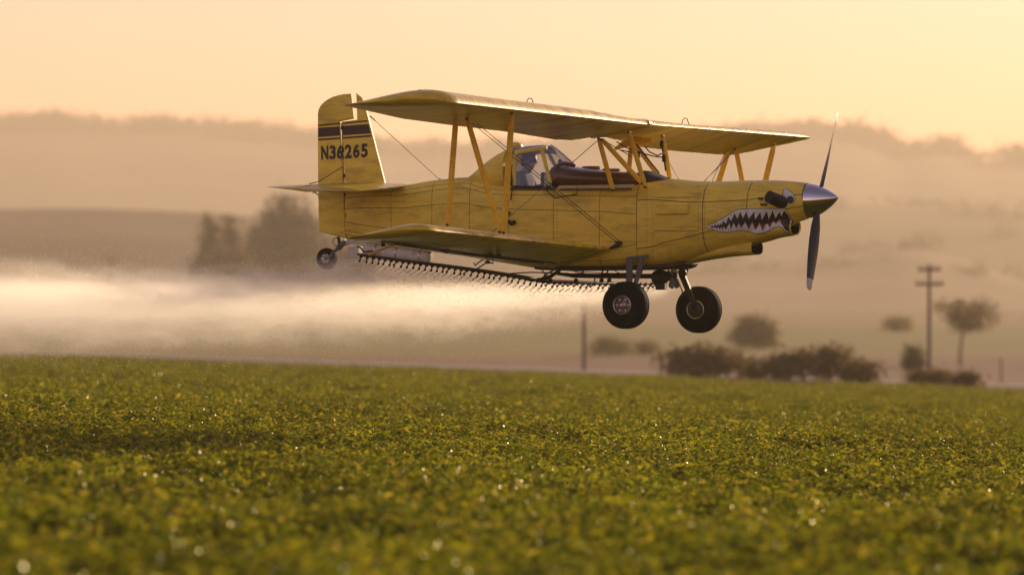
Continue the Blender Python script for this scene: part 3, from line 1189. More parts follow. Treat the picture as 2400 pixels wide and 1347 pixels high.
LTE_T = [(-6.0, 819, 561.5), (-4.5, 940, 579.5), (-3, 1060, 596.5), (-1.6, 1180, 612), (-.5, 1290, 628)]
lst = [(LLE(y), L(px, py, y), 1.0) for y, px, py in LTE_T]
tl, tt = lst[0][0], lst[0][1]
lst = [(tl.lerp(tt, .30) + Vector((0, -.19, .04)), tt.lerp(tl, .12) + Vector((0, -.19, .02)), .15),
       (tl.lerp(tt, .12) + Vector((0, -.155, .025)), tt.lerp(tl, .04) + Vector((0, -.155, .01)), .55),
       (tl.lerp(tt, .03) + Vector((0, -.085, .01)), tt + Vector((0, -.085, 0)), .85)] + lst
mir = [(Vector((a.x, -a.y, a.z - a.y * .07)), Vector((b.x, -b.y, b.z - b.y * .07)), k) for a, b, k in reversed(lst)]
lst = lst + mir
lw = ob('lower_wing', G().loft(wing_rings(dense(lst, .15), LFO)), YELW, plane, sharp=50)
wing_ribs(lw, lambda y: at_y(lst, y), [-5.85 + .47 * i for i in range(12)] + [5.85 - .47 * i for i in range(12)], LFO, 'rib_tape')
# aileron pushrods and hinge brackets below the near lower wing
g = G()
a, b = L(875, 560, -5.7), L(1300, 612, -1.2)
for k in (-.12, .06):
    g.tube([a.lerp(b, .02) + Vector((k, 0, -.015)), a.lerp(b, .5) + Vector((k, 0, -.04)), a.lerp(b, .98) + Vector((k, 0, -.03))], .011, 6)
ob('aileron_pushrod', g, STEEL, lw)
for px, py, y in ((893, 566, -5.2), (1042, 582, -3.7), (1145, 592, -2.6), (1165, 594, -2.4)):
    c = L(px, py, y)
    g = G().box(c, (.13, .04, .06)).box(c + Vector((.03, 0, -.03)), (.05, .03, .07))
    bevel(ob('hinge_bracket', g, BLK, lw), .008)
# fillet where the wing LE meets the fuselage and black wire fitting
g = G().box(L(1450, 570, -.52), (.075, .07, .06)).tube([L(1450, 573, -.52), L(1428, 582, -.52)], [.035, .015], 8)
bevel(ob('wire_fitting', g, BLK, lw), .01)

# ---- tailplane and elevators
tp_r = [L(954, 436.5, -.12), L(748, 436, -.12)]
tp_t = [L(832, 450.5, -1.55), L(610, 437.5, -1.55)]
TFO = airfoil(10, .045, .045)


def tail_half(sgn):
    st = []
    for t, k, cut in ((0, 1, 0), (.35, 1, 0), (.7, .95, 0), (.88, .85, .03), (.96, .6, .10), (1.0, .25, .24)):
        le = tp_r[0].lerp(tp_t[0], t)
        te = tp_r[1].lerp(tp_t[1], t)
        a, b = le.lerp(te, cut), te.lerp(le, cut * .3)
        st.append((Vector((a.x, sgn * abs(a.y), a.z)), Vector((b.x, sgn * abs(b.y), b.z)), k))
    stab, elev = [], []
    for a, b, k in st:
        h = a.lerp(b, .56)
        stab.append((a, h - (b - a) * .006, k))
        elev.append((h + (b - a) * .006, b, k))
    s_foil = [(c, h * (1.75 + .0 * c)) for c, h in airfoil(10, .040, .040)]
    # stabiliser keeps its thickness at the hinge; elevator tapers to the trailing edge
    def rr(st_, f):
        return wing_rings(st_, f)
    sf = [(c, .056 * math.copysign(1, h) * math.sin(min(1, c * 2.2 + .12) * math.pi / 2)) for c, h in airfoil(10, .04, .04)]
    ef = [(c, .085 * math.copysign(1, h) * (1 - c) ** .9 + math.copysign(.003, h)) for c, h in airfoil(10, .04, .04)]
    s_ = ob('tailplane', G().loft(rr(dense(stab, .2), sf)), YELW, plane)
    e_ = ob('elevator', G().loft(rr(dense(elev, .2), ef)), YELW, plane)
    for y in [.25 + .28 * i for i in range(5)]:
        for st2, ff, par in ((stab, sf, s_), (elev, ef, e_)):
            st3 = [(Vector((a.x, abs(a.y), a.z)), Vector((b.x, abs(b.y), b.z)), k) for a, b, k in st2]
            le, te, k = at_y(st3, y)
            ch = te - le
            pts = [le + ch * c + Vector((0, 0, h * ch.length * k + math.copysign(.003, h))) for c, h in ff]
            n = len(pts)
            v = [Vector((p.x, sgn * p.y - .01, p.z)) for p in pts] + [Vector((p.x, sgn * p.y + .01, p.z)) for p in pts]
            ob('rib_tape', G().add(v, [(i, (i + 1) % n, n + (i + 1) % n, n + i) for i in range(n)]), YELW, par)
    return st


tail_half(-1)
tail_half(1)
g = G()
g.tube([L(747, 426, -.7), L(803, 391, -.04)], .006, 6)
g.tube([L(747, 426, -.7), L(725, 431, -.9)], .007, 6)
ob('tail_brace_wire', g, STEEL, plane)
g = G().tube([L(742, 446, -.6), L(733, 452, -.6), L(737, 450, -.6), L(746, 457, -.5)], .008, 6)
ob('elevator_horn', g, BLK, plane)
g = G().tube([L(867, 272, 0), L(879, 283, 0), L(880, 284, 0), L(1031, 422, 0)], [.010, .008, .004, .004], 6)
g.lathe(L(1031, 422, 0), (0, 0, 1), [(-.02, .02), (.012, .018), (.02, .005)], 8)
ob('fin_antenna_wire', g, STEEL, plane)


# ---- struts
def strut(name, p, q, chord=.075, thick=.032, m=YELS, parent=plane):
    p, q = Vector(p), Vector(q)
    t = (q - p).normalized()
    u = Vector((1, 0, 0))
    u = (u - t * u.dot(t)).normalized()
    w = t.cross(u)
    foil = [(.5, 0), (.38, .55), (.15, .95), (-.15, 1), (-.35, .7), (-.5, 0), (-.35, -.7), (-.15, -1), (.15, -.95), (.38, -.55)]
    rings = []
    ln = (q - p).length
    for s_, k in ((0, .55), (.04, .8), (.09, 1), (.5, 1.06), (.91, 1), (.96, .8), (1, .55)):
        c = p.lerp(q, s_)
        rings.append([c + u * a * chord * k + w * b * thick / 2 * k for a, b in foil])
    g = G().loft(rings)
    o = ob(name, g, m, parent)
    g2 = G()
    for s_ in (.012, .988):
        c = p.lerp(q, s_)
        g2.lathe(c - w * .03, w, [(0, .004), (.001, .017), (.059, .017), (.06, .004)], 10)
    ob('strut_fitting', g2, STEEL, o)
    return o


ys_ = -4.05
strut('interplane_strut', L(1069, 272, ys_), L(1049, 530, ys_), .082)
strut('interplane_strut', L(1094, 276, ys_), L(1173, 547, ys_), .078)
strut('interplane_strut', L(1200, 262, ys_), L(1181, 549, ys_), .085)
yf = 4.5
fu, fl = L(1815, 336, yf), L(1794, 423, yf)
strut('interplane_strut', fu, fu + (fl - fu) * 2.55, .085)
fu, fl = L(1724, 346, yf), L(1739, 425, yf)
strut('interplane_strut', fu, fu + (fl - fu) * 2.75, .075)
fu, fl = L(1708, 350, yf), L(1684, 427, yf)
strut('interplane_strut', fu, fu + (fl - fu) * 2.75, .085)
# cabane struts
yn = -.50
strut('cabane_strut', L(1403, 324, yn), L(1437, 447, yn - .01), .07)
strut('cabane_strut', L(1410, 326, yn), L(1507, 432, yn), .068)
strut('cabane_strut', L(1474, 308, yn), L(1513, 440, yn - .01), .07)
yo = .50
strut('cabane_strut', L(1480, 335, yo), L(1473, 408, yo), .07)
strut('cabane_strut', L(1484, 332, yo), L(1545, 414, yo), .068)
strut('cabane_strut', L(1553, 318, yo), L(1570, 420, yo), .07)
# upper hardware between the cabanes: wing fuel plumbing, hoses
g = G()
rg = random.Random(4)
for a in ([(1492, 338, .3), (1500, 350, .25), (1518, 372, .2), (1545, 405, .15)], [(1445, 332, 0), (1465, 345, .1), (1500, 358, .2), (1530, 366, .3), (1552, 369, .45)],
          [(1550, 330, .48), (1553, 352, .46), (1557, 380, .45), (1560, 400, .42)], [(1510, 342, .1), (1522, 356, .1), (1541, 365, .2), (1556, 358, .4)],
          [(1455, 352, 0), (1478, 357, .1), (1496, 355, .2)], [(1535, 404, .1), (1552, 413, .05), (1568, 419, 0)]):
    g.tube([L(*p) for p in a], rg.uniform(.008, .014), 6)
for c in ((1551, 338, .47), (1498, 362, .2), (1556, 372, .45)):
    g.box(L(*c), (.04, .04, .09))
ob('fuel_hose', g, BLK, plane)
g = G()
a = L(1475, 322, .45)
g.tube([L(1442, 349, .6), L(1462, 338, .55), L(1490, 330, .5), L(1530, 330, .4)], [.02, .05, .06, .03], 8)
ob('wing_root_fairing', g, YELS, plane)


# ---- wires
def wire(p, q, r=.0055, parent=plane, name='bracing_wire'):
    g = G().tube([p, q], r, 6)
    return ob(name, g, STEEL, parent)


for k in (0, 1):
    wire(L(1107 + k * 9, 289 - k * 1, ys_), L(1447 + k * 5, 569 - k * 4, -.52))
wire(L(1400, 330, -.52), L(1150, 547, ys_))
wire(L(1423, 334, -.45), L(1478, 366, .2), .006)
wire(L(1700, 355, 4.4), L(1668, 428, 2.6), .005)
wire(L(1571, 385, .5), L(1592, 422, 1.2), .005)
for k in (0, 1):
    wire(L(1720 + k * 6, 350, yf), Vector((L(1447, 569, -.52).x - .1 * k, .52, L(1447, 569, -.52).z)))
# fuselage side details: access box, steps, rods, vents
yb = -.475
c = L(1577, 490.5, yb)
bx_ = ob('side_access_box', G().box(c, (.47, .12, .135)), YEL, plane)
bevel(bx_, .012, 2)
g = G()
g.tube([L(1200, 407, -.37), L(1200, 447, -.50), L(1197, 470, -.505)], .011, 6)
ob('door_rod', g, BLK, plane)
g = G()
for px, py in ((1194, 520), (1200, 524), (1205, 521), (1192, 500)):
    g.lathe(L(px, py, -.49), (0, -1, 0), [(0, .03), (.03, .028), (.05, .012), (.055, .002)], 8)
ob('side_fitting', g, BLK, plane)
g = G()
g.tube([L(1275, 441, -.505), L(1290, 455, -.505), L(1300, 464, -.505), L(1352, 455, -.505), L(1353, 437, -.505)], .008, 6)
ob('hopper_cable', g, BLK, plane)
g = G().box(L(1275, 441, -.51), (.05, .03, .04))
ob('cable_guide', g, BLK, plane)
# rivet rows: small domed heads along the panel joints, too small to pick apart singly
g = G()
bvf = BVHTree.FromPolygons([p + Vector((0, 0, 0)) for r_ in fr for p in r_], [tuple(q) for q in G().loft(fr, caps=False).f])
bvc = BVHTree.FromPolygons([p for r_ in cr_ for p in r_], [tuple(q) for q in G().loft(cr_, caps=False).f])


def hit(px, py, trees=(bvf, bvc)):
    best = None
    d = LR(px, py)
    for b in trees:
        loc, nr, _, dist = b.ray_cast(EYEL, d)
        if loc is not None and (best is None or dist < best[2]):
            best = (loc, nr if nr.dot(d) < 0 else -nr, dist)
    return best


def rivet(px, py, r=.0075):
    h = hit(px, py)
    if h:
        p, n = h[0] + h[1] * .005, h[1]
        u = n.cross(Vector((0, 0, 1))).normalized()
        w = n.cross(u)
        v = [p + (u * math.cos(a) + w * math.sin(a)) * r for a in [k * math.pi / 3 for k in range(6)]] + [p + n * .005]
        for sg in (1, -1):
            g.add([Vector((q.x, q.y * sg, q.z)) for q in v], [(k, (k + 1) % 6, 6) for k in range(6)])


for i in range(26):
    rivet(1516, 440 + i * 6.6)
    rivet(1530, 440 + i * 6.6)
    rivet(1637, 436 + i * 5.4)
    rivet(1651, 436 + i * 5.4)
for i in range(22):
    rivet(1294, 444 + i * 7.5)
    rivet(1306, 444 + i * 7.5)
for i in range(60):
    rivet(1305 + i * 3.6, 566)
    rivet(830 + i * 7.6, 473)
    rivet(1535 + i * 1.7, 463)
    rivet(1535 + i * 1.7, 541)
riv = ob('rivet_rows', g, mat('rivet_head', (.16, .10, .03), .6), plane, sharp=0)
riv['kind'] = 'stuff'

# ---- nose art painted on the cowling
bvn = [bvc, BVHTree.FromPolygons([p for r_ in ir for p in r_], [tuple(q) for q in G().loft(ir, caps=False).f])]


def z4(x, y): return (1640 + x / 6.122, 400 + y / 6.122)


def paint(name, poly, m, off, parent, step=3.0):
    """a thin film of paint following the cowling, on both sides"""
    pts = [Vector(p) for p in poly]
    # densify outline
    out = []
    for a, b in zip(pts, pts[1:] + pts[:1]):
        n = max(1, int((b - a).length / step))
        out += [a.lerp(b, i / n) for i in range(n)]
    nb = len(out)
    xs_ = [p.x for p in out]
    ys2 = [p.y for p in out]

    def inside(q):
        c = False
        for a, b in zip(out, out[1:] + out[:1]):
            if (a.y > q.y) != (b.y > q.y) and q.x < (b.x - a.x) * (q.y - a.y) / (b.y - a.y) + a.x:
                c = not c
        return c
    extra = []
    yy = min(ys2)
    while yy < max(ys2):
        xx = min(xs_)
        while xx < max(xs_):
            q = Vector((xx, yy))
            if inside(q) and min((q - o_).length for o_ in out) > step * .5:
                extra.append(q)
            xx += step
        yy += step
    co, _, fc, *_r = delaunay_2d_cdt(out + extra, [], [tuple(range(nb))], 1, 1e-4)
    loc = []
    for q in co:
        h = hit(q.x, q.y, bvn)
        loc.append(None if h is None else h[0] + h[1] * off)
    for sg in (1, -1):
        g = G()
        mp_ = {}
        for f_ in fc:
            if any(loc[i] is None for i in f_):
                continue
            c = sum((Vector(co[i]) for i in f_), Vector((0, 0))) / len(f_)
            if not inside(c):
                continue
            ids = []
            for i in f_:
                if i not in mp_:
                    mp_[i] = len(g.v)
                    g.v.append(Vector((loc[i].x, loc[i].y * sg, loc[i].z)))
                ids.append(mp_[i])
            g.f.append(tuple(ids))
        g.m = [0] * len(g.f)
        if g.f:
            ob(name, g, m, parent, sharp=0)


lip_up = [(75, 815), (230, 740), (340, 680), (430, 620), (500, 578), (560, 558), (640, 552), (800, 549), (1000, 547), (1100, 545), (1200, 533), (1238, 556), (1262, 620), (1300, 676), (1345, 715)]
lip_dn = [(1330, 745), (1270, 790), (1290, 880), (1240, 880), (1190, 822), (1140, 790), (1070, 810), (960, 872), (850, 900), (760, 888), (690, 860), (620, 850), (540, 856), (440, 876), (350, 881), (260, 862), (180, 836)]
white_poly = lip_up + lip_dn


def grow(poly, d):
    pts = [Vector(p) for p in poly]
    n = len(pts)
    area = sum(pts[i].x * pts[(i + 1) % n].y - pts[(i + 1) % n].x * pts[i].y for i in range(n))
    sg = 1 if area > 0 else -1
    o_ = []
    for i in range(n):
        e1, e2 = (pts[i] - pts[i - 1]).normalized(), (pts[(i + 1) % n] - pts[i]).normalized()
        nn = Vector((e1.y + e2.y, -e1.x - e2.x)) * sg
        o_.append(pts[i] + nn.normalized() * d)
    return [tuple(p) for p in o_]


up_z = [(150, 803), (185, 785), (205, 800), (228, 765), (245, 796), (264, 760), (282, 790), (298, 745), (318, 780), (340, 715), (378, 762), (415, 662), (452, 722), (503, 612), (543, 690), (585, 587), (622, 684), (672, 587), (705, 692),
        (780, 590), (798, 700), (872, 590), (890, 706), (965, 578), (990, 696), (1048, 568), (1085, 682), (1145, 590), (1172, 652), (1210, 568), (1250, 612), (1290, 680), (1335, 716), (1335, 745), (1270, 790), (1282, 872), (1240, 850)]
dn_z = [(1215, 832), (1195, 795), (1172, 770), (1145, 685), (1095, 776), (1060, 705), (1010, 818), (960, 750), (905, 866), (860, 740), (800, 858), (755, 725), (705, 840), (655, 726), (600, 820), (562, 745), (525, 825), (490, 745), (450, 836),
        (430, 755), (375, 840), (350, 798), (325, 845), (308, 802), (290, 840), (270, 803), (250, 830), (235, 806), (218, 822), (205, 808), (185, 814)]
red_z = [(525, 800), (545, 760), (562, 750), (590, 775), (640, 760), (655, 745), (690, 770), (735, 765), (755, 748), (790, 765), (850, 755), (870, 745), (940, 750), (1000, 722), (1060, 706), (1110, 715), (1140, 690), (1215, 680), (1215, 830), (1195, 793), (1172, 768), (1145, 690),
         (1095, 772), (1060, 712), (1010, 812), (960, 756), (905, 858), (860, 748), (800, 850), (755, 733), (705, 832), (655, 734), (600, 813), (562, 756), (530, 815)]
paint('mouth_outline', [z4(*p) for p in grow(white_poly, 9)], BLACKP, .0075, cow)
paint('mouth_teeth', [z4(*p) for p in white_poly], WHITEP, .0095, cow)
paint('mouth_opening', [z4(*p) for p in up_z + dn_z], BLACKP, .0115, cow)
paint('mouth_gum', [z4(*p) for p in red_z], REDP, .0135, cow)
eye = [(1200, 300), (1215, 272), (1248, 266), (1300, 300), (1345, 350), (1368, 400), (1360, 440), (1330, 462), (1272, 466), (1230, 450), (1205, 400), (1196, 340)]
paint('eye_outline', [z4(*p) for p in grow(eye, 8)], BLACKP, .0075, cow, 2)
paint('eye_white', [z4(*p) for p in eye], WHITEP, .0095, cow, 2)
paint('eye_pupil', [z4(1302 + 50 * math.cos(a), 415 + 50 * math.sin(a)) for a in [k * math.pi / 12 for k in range(24)]], BLACKP, .0115, cow, 2)
# small vents on the cowl side
for (xa, ya, xb, yb_) in ((835, 385, 915, 430), (845, 468, 970, 510)):
    a, b = hit(*z4(xa, ya)), hit(*z4(xb, yb_))
    c = (a[0] + b[0]) / 2 + a[1] * .006
    g = G().box(c, ((b[0] - a[0]).x, .016, abs((b[0] - a[0]).z)))
    ob('cowl_vent', g, mat('vent_brown', (.14, .08, .02), .6), cow)

# exhaust stacks: stub out of the cowl, elbow rearward
for sg in (-1, 1):
    a = L(1836, 476, -.20)
    b = L(1828, 472, -.36)
    c = L(1816, 467, -.47)
    d = L(1802, 461, -.56)
    pts = [Vector((p.x, p.y * -sg, p.z)) for p in (a, b, c, d)]
    g = G()
    rr = .088
    rings = []
    g.tube(pts, [rr, rr, rr * .98, rr * .95], 20)
    g.f = [q for q in g.f if len(q) == 4]
    g.m = [0] * len(g.f)
    dirv = (pts[3] - pts[2]).normalized()
    g.tube([pts[3] + dirv * .001, pts[3] - dirv * .12], [rr * .86, rr * .80], 20)
    # rim joining outer and inner skins
    g.lathe(pts[3] - dirv * .004, dirv, [(0, rr * .955), (.008, rr * .955), (.009, rr * .84)], 20)
    g.m = [0] * len(g.f)
    ob('exhaust_stack', g, mat('sooty_steel', (.012, .011, .011), .6, metal=.3, var=.3, var_scale=12), plane)

# ---- propeller
hub = L(1897, 470, 0)
tipc = L(1965, 463, 0)
sl = tipc.x - hub.x
sp_ = []
for i in range(15):
    t = i / 14
    sp_.append((t * sl, .237 * (1 - t ** 1.45) ** .82 if t < 1 else .003))
g = G().lathe(hub + Vector((.004, 0, 0)), (1, 0, (tipc.z - hub.z) / sl), [(-.02, .2), (-.02, .238)] + sp_, 48)
spin = ob('spinner', g, CHROME, plane, sharp=60)
ob('spinner_backplate', G().lathe(hub - Vector((.022, 0, 0)), (1, 0, 0), [(0, .15), (0, .242), (.014, .242), (.014, .15)], 48), STEEL, spin)
prop = empty('propeller', parent=plane)
xh = hub.x + .13
hc = Vector((xh, 0, hub.z + .005))


def blade(tip_px, tip_py, tag=None):
    # tip lies in the propeller plane x = xh
    d = LR(tip_px, tip_py)
    t = (xh - EYEL.x) / d.x
    tip = EYEL + d * t
    ax = (tip - hc)
    ln = ax.length
    ax.normalize()
    tang = Vector((1, 0, 0)).cross(ax).normalized()
    rings, tipr = [], []
    prof = [(.06, .05, 80), (.14, .055, 72), (.2, .07, 58), (.3, .10, 46), (.45, .122, 36), (.6, .128, 29), (.75, .12, 24), (.88, .108, 20), (.95, .095, 18), (.985, .07, 17), (1.0, .03, 17)]
    foil = [(.5, 0), (.3, .09), (0, .12), (-.3, .10), (-.5, 0), (-.3, -.03), (0, -.035), (.3, -.03)]
    for s_, w_, tw in prof:
        c = hc + ax * ln * s_
        a = R(tw)
        e1 = tang * math.cos(a) + Vector((1, 0, 0)) * math.sin(a)
        e2 = ax.cross(e1)
        th = 1.0 if s_ > .2 else 4.0 - 15 * (s_ - .06) if s_ < .26 else 1
        rings.append([c + e1 * p * w_ * 1.35 + e2 * q * w_ * 1.35 * th for p, q in foil])
    b = ob('blade', G().loft(rings), PROPB, prop)
    k = 7
    tipg = [[p + (p - (hc + ax * ln * prof[i][0])) * .03 for p in rings[i]] for i in range(k, len(rings))]
    ob('blade_tip', G().loft(tipg), PROPT, b)


blade(1896, 679)
blade(1963, 266)

# ---- spray gear
sb_tab = [(-5.6, 840, 596), (-4.3, 940, 610), (-2.8, 1052, 624), (-1.5, 1150, 637.5), (0, 1264, 656), (.35, 1290, 659.5), (1.2, 1352, 661.5), (2.4, 1440, 664.5), (3.9, 1548, 664)]
bp = [L(px, py, y) for y, px, py in sb_tab]
sb = ob('spray_boom', G().tube(bp, [.018, .022, .024, .026, .032, .03, .026, .024, .018], 10), BLK, plane)
ng = G()
ng.tube([(0, 0, 0), (-.004, 0, -.022), (-.022, 0, -.05), (-.03, 0, -.066)], [.010, .010, .009, .009], 6)
ng.lathe((-.029, 0, -.062), (-.35, 0, -1), [(-.012, .008), (-.010, .017), (.008, .017), (.012, .012), (.020, .010)], 8)
ng.lathe((0, 0, .0), (0, 0, 1), [(-.03, .010), (-.028, .024), (.028, .024), (.03, .010)], 8)
nme = mesh_from('nozzle', ng, BLK)


def boom_at(y):
    for a, b in zip(bp, bp[1:]):
        if a.y <= y <= b.y:
            return a.lerp(b, (y - a.y) / (b.y - a.y))
    return bp[-1]


NOZ = []
y = -5.52
rg = random.Random(9)
while y < 3.8:
    p = boom_at(y) + Vector((0, 0, -.012))
    NOZ.append(p)
    o = bpy.data.objects.new('nozzle', nme)
    COL.objects.link(o)
    o.parent = sb
    o.location = p
    o.rotation_euler = (rg.uniform(-.12, .12), rg.uniform(-.25, .25) + (.35 if y > .2 else 0), rg.uniform(-.3, .3))
    y += .182
# hangers
g = G()
g.tube([boom_at(-5.35), L(938, 568, -5.0)], .013, 6)
ob('boom_hanger', g, YELS, sb)
g = G().tube([L(873, 588, -5.45), L(852, 590, -5.4), L(846, 581, -5.4), L(836, 577, -5.4)], .012, 6)
ob('boom_hanger', g, BLK, sb)
bq = boom_at(-1.9)
g = G()
g.tube([L(1112, 634, -2.0), L(1142, 614, -1.95), L(1130, 609, -1.95), L(1113, 622, -2.0), L(1110, 615, -2.0)], .010, 6)
g.tube([L(1142, 614, -1.95), L(1156, 617, -1.95), L(1155, 609, -1.9), L(1148, 606, -1.9)], .010, 6)
g.lathe(L(1143, 614, -1.95) - Vector((0, .03, 0)), (0, 1, 0), [(0, .01), (0, .025), (.06, .025), (.06, .01)], 10)
ob('boom_hanger', g, BLK, sb)
# centre manifold, diagonal feed pipes, strainer
g = G()
g.tube([L(1262, 658, 0), L(1290, 648, 0), L(1312, 633, 0)], [.034, .028, .024], 10)
g.tube([L(1266, 655, .05), L(1284, 640, .05), L(1300, 632, .05)], .012, 8)
g.tube([L(1300, 640, .1), L(1345, 646, .1), L(1440, 647, .15), L(1536, 647, .2)], [.02, .03, .034, .034], 10)
g.tube([L(1195, 641, -.3), L(1246, 638, -.2), L(1310, 640, 0), L(1345, 646, .1)], .009, 6)
g.tube([L(1250, 655, 0), L(1235, 653, -.15)], [.034, .028], 8)
for px in (1362, 1408, 1420, 1475, 1500):
    g.tube([L(px, 648, .12), L(px + 4, 636, .1), L(px + 7, 628, .05)], .011, 6)
for px in (1395, 1414, 1428):
    g.tube([L(px, 650, .15), L(px - 3, 661, .8)], .010, 6)
for px in (1266, 1290, 1350, 1410, 1428):
    g.lathe(L(px, 657, .2) - Vector((0, 0, .03)), (0, 0, 1), [(0, .01), (.005, .035), (.05, .03), (.06, .01)], 8)
ob('spray_manifold', g, BLK, plane)
g = G()
rg = random.Random(3)
for k in range(9):
    a = L(rg.uniform(1320, 1500), rg.uniform(634, 640), .1)
    b = L(rg.uniform(1320, 1520), rg.uniform(640, 648), .15)
    g.tube([a, (a + b) / 2 - Vector((0, 0, rg.uniform(0, .05))), b], .006, 5)
g.tube([L(1268, 660, 0), L(1276, 644, 0), L(1272, 630, .0)], .005, 5)
g.tube([L(1290, 656, 0), L(1268, 632, 0)], .005, 5)
ob('spray_hose', g, BLK, plane)
# wind-driven pump
pc = L(1550, 657, .1)
pump = empty('spray_pump', parent=plane)
g = G().lathe(pc - Vector((.13, 0, -.03)), (1, 0, .1), [(0, .02), (.01, .075), (.05, .105), (.14, .11), (.2, .085), (.24, .045), (.3, .04)], 18)
g.box(pc + Vector((0, 0, -.08)), (.14, .09, .1)).box(pc + Vector((.1, 0, .06)), (.12, .06, .14))
ob('pump_body', g, STEEL, pump)
fc = L(1580, 645, 0)
g = G().lathe(fc - Vector((.04, 0, 0)), (1, 0, 0), [(0, .02), (.01, .05), (.06, .045), (.09, .01)], 12)
ob('fan_hub', g, STEEL, pump)
for k in range(5):
    a = R(20 + 72 * k)
    ax = Vector((0, math.cos(a), math.sin(a)))
    tg = Vector((1, 0, 0)).cross(ax)
    e = tg * .75 + Vector((1, 0, 0)) * .66
    nrm_ = ax.cross(e).normalized()
    rings = []
    for s_, w_ in ((.03, .02), (.08, .035), (.15, .045), (.2, .04), (.215, .015)):
        c = fc + ax * s_
        rings.append([c + e * w_ + nrm_ * .003, c - e * w_ + nrm_ * .003, c - e * w_ - nrm_ * .003, c + e * w_ - nrm_ * .003])
    ob('fan_blade', G().loft(rings), GREY, pump)
g = G().lathe(L(1580, 611, 0), (0, 0, -1), [(-.04, .045), (0, .045), (.15, .043), (.16, .03)], 14)
ob('pump_mount', g, WHT, pump)

# ---- main gear
belly = ob('belly_pan', G().loft(stations([(1280, 622, 633, .40, 4), (1330, 622, 634.5, .42, 4), (1480, 622, 633, .42, 4), (1600, 618, 630, .38, 4), (1622, 612, 619, .25, 4)], .08)), STEEL, plane)


def wheel(px, py, y, rad, wid, rim_r, name='wheel', parent=plane, sgn=-1):
    c = L(px, py, y)
    w = empty(name, c, parent=parent)
    prof = []
    for k in range(25):
        a = -math.pi / 2 + math.pi * (k / 24)
        # rounded square tyre section
        cy_, sx = math.cos(a), math.sin(a)
        r = rim_r + (rad - rim_r) * (abs(cy_) ** .62)
        prof.append((wid / 2 * math.copysign(abs(sx) ** .75, sx), r))
    tg_ = G().lathe((0, 0, 0), (0, 1, 0), prof, 56)
    tg_.f, tg_.m = tg_.f[:-2], tg_.m[:-2]
    tyre = ob('tyre', tg_, RUB, w)
    gg = G()
    for k in (-.22, 0, .22):
        gg.lathe((0, k * wid, 0), (0, 1, 0), [(-.008, rad * .985), (-.006, rad * 1.006), (.006, rad * 1.006), (.008, rad * .985)], 56)
    ob('tread_rib', gg, RUB, tyre)
    pr = [(-wid * .42, rim_r * .2), (-wid * .42, rim_r * .86), (-wid * .49, rim_r * .90), (-wid * .525, rim_r * .97), (-wid * .52, rim_r * 1.05), (-wid * .40, rim_r * 1.08), (wid * .40, rim_r * 1.08), (wid * .52, rim_r * 1.05), (wid * .525, rim_r * .97), (wid * .49, rim_r * .90), (wid * .42, rim_r * .86), (wid * .42, rim_r * .2)]
    rim = ob('rim', G().lathe((0, 0, 0), (0, 1, 0), pr, 40), RIMM, w)
    fl_ = G()
    for s_ in (-1, 1):
        fl_.lathe((0, s_ * wid * .515, 0), (0, s_, 0), [(-.01, rim_r * .90), (.004, rim_r * .92), (.008, rim_r * .98), (.004, rim_r * 1.05), (-.01, rim_r * 1.06)], 40)
        fl_.f, fl_.m = fl_.f[:-2], fl_.m[:-2]
    ob('rim_flange', fl_, ALU, rim)
    hb = G()
    for s_ in (-1, 1):
        hb.lathe((0, s_ * wid * .40, 0), (0, s_, 0), [(0, rim_r * .45), (.02, rim_r * .42), (.035, rim_r * .25), (.06, rim_r * .16), (.062, .002)], 20)
        for k in range(6):
            a = k * math.pi / 3
            hb.lathe((rim_r * .66 * math.cos(a), s_ * wid * .415, rim_r * .66 * math.sin(a)), (0, s_, 0), [(0, .018), (.008, .016), (.010, .002)], 8)
    ob('hub_cap', hb, ALU, w)
    return w


nw = wheel(1467, 715, -1.22, .318, .26, .125)
fw_ = wheel(1638, 725.5, 1.22, .325, .26, .125)
# near gear: two grey legs from the belly bracket to the axle
g = G()
ax_n = L(1467, 715, -1.22)
inner_n = Vector((ax_n.x, ax_n.y + .17, ax_n.z))
g2 = G()


def flatleg(p, q, w0, w1, th, m=GREY, nm='gear_leg', par=plane):
    p, q = Vector(p), Vector(q)
    t = (q - p).normalized()
    u = (Vector((1, 0, 0)) - t * t.x).normalized()
    v = t.cross(u)
    rings = []
    for s_ in (0, .1, .5, .9, 1):
        c = p.lerp(q, s_)
        w_ = lerp(w0, w1, s_) / 2
        rings.append([c + u * w_ + v * th / 2, c - u * w_ + v * th / 2, c - u * w_ - v * th / 2, c + u * w_ - v * th / 2])
    return bevel(ob(nm, G().loft(rings), m, par, sharp=30), .008)


yl = -1.02
flatleg(L(1476, 604, -.50), L(1474, 690, yl), .085, .085, .05)
flatleg(L(1506, 601, -.50), L(1484, 688, yl), .06, .06, .045)
flatleg(L(1474, 606, -.52), L(1520, 600, -.52), .05, .05, .04)
g = G().tube([inner_n + Vector((0, .02, 0)), ax_n], .035, 10)
g.tube([L(1474, 690, yl), inner_n], [.04, .04], 8)
ob('axle', g, STEEL, plane)
ax_f = L(1638, 725.5, 1.22)
flatleg(L(1598, 642, .95), L(1627, 712, 1.02), .085, .075, .06, STEEL)
flatleg(L(1606, 632, .48), L(1598, 645, .95), .09, .085, .06, STEEL)
g = G().tube([L(1627, 712, 1.02), Vector((ax_f.x, 1.06, ax_f.z)), ax_f], .038, 10)
g.tube([L(1592, 665, .9), L(1598, 680, .95), L(1602, 692, 1.0)], .008, 6)
g.lathe(Vector((ax_f.x, 1.09, ax_f.z)), (0, -1, 0), [(0, .10), (.02, .10), (.03, .06), (.05, .02)], 16)
ob('axle', g, STEEL, plane)
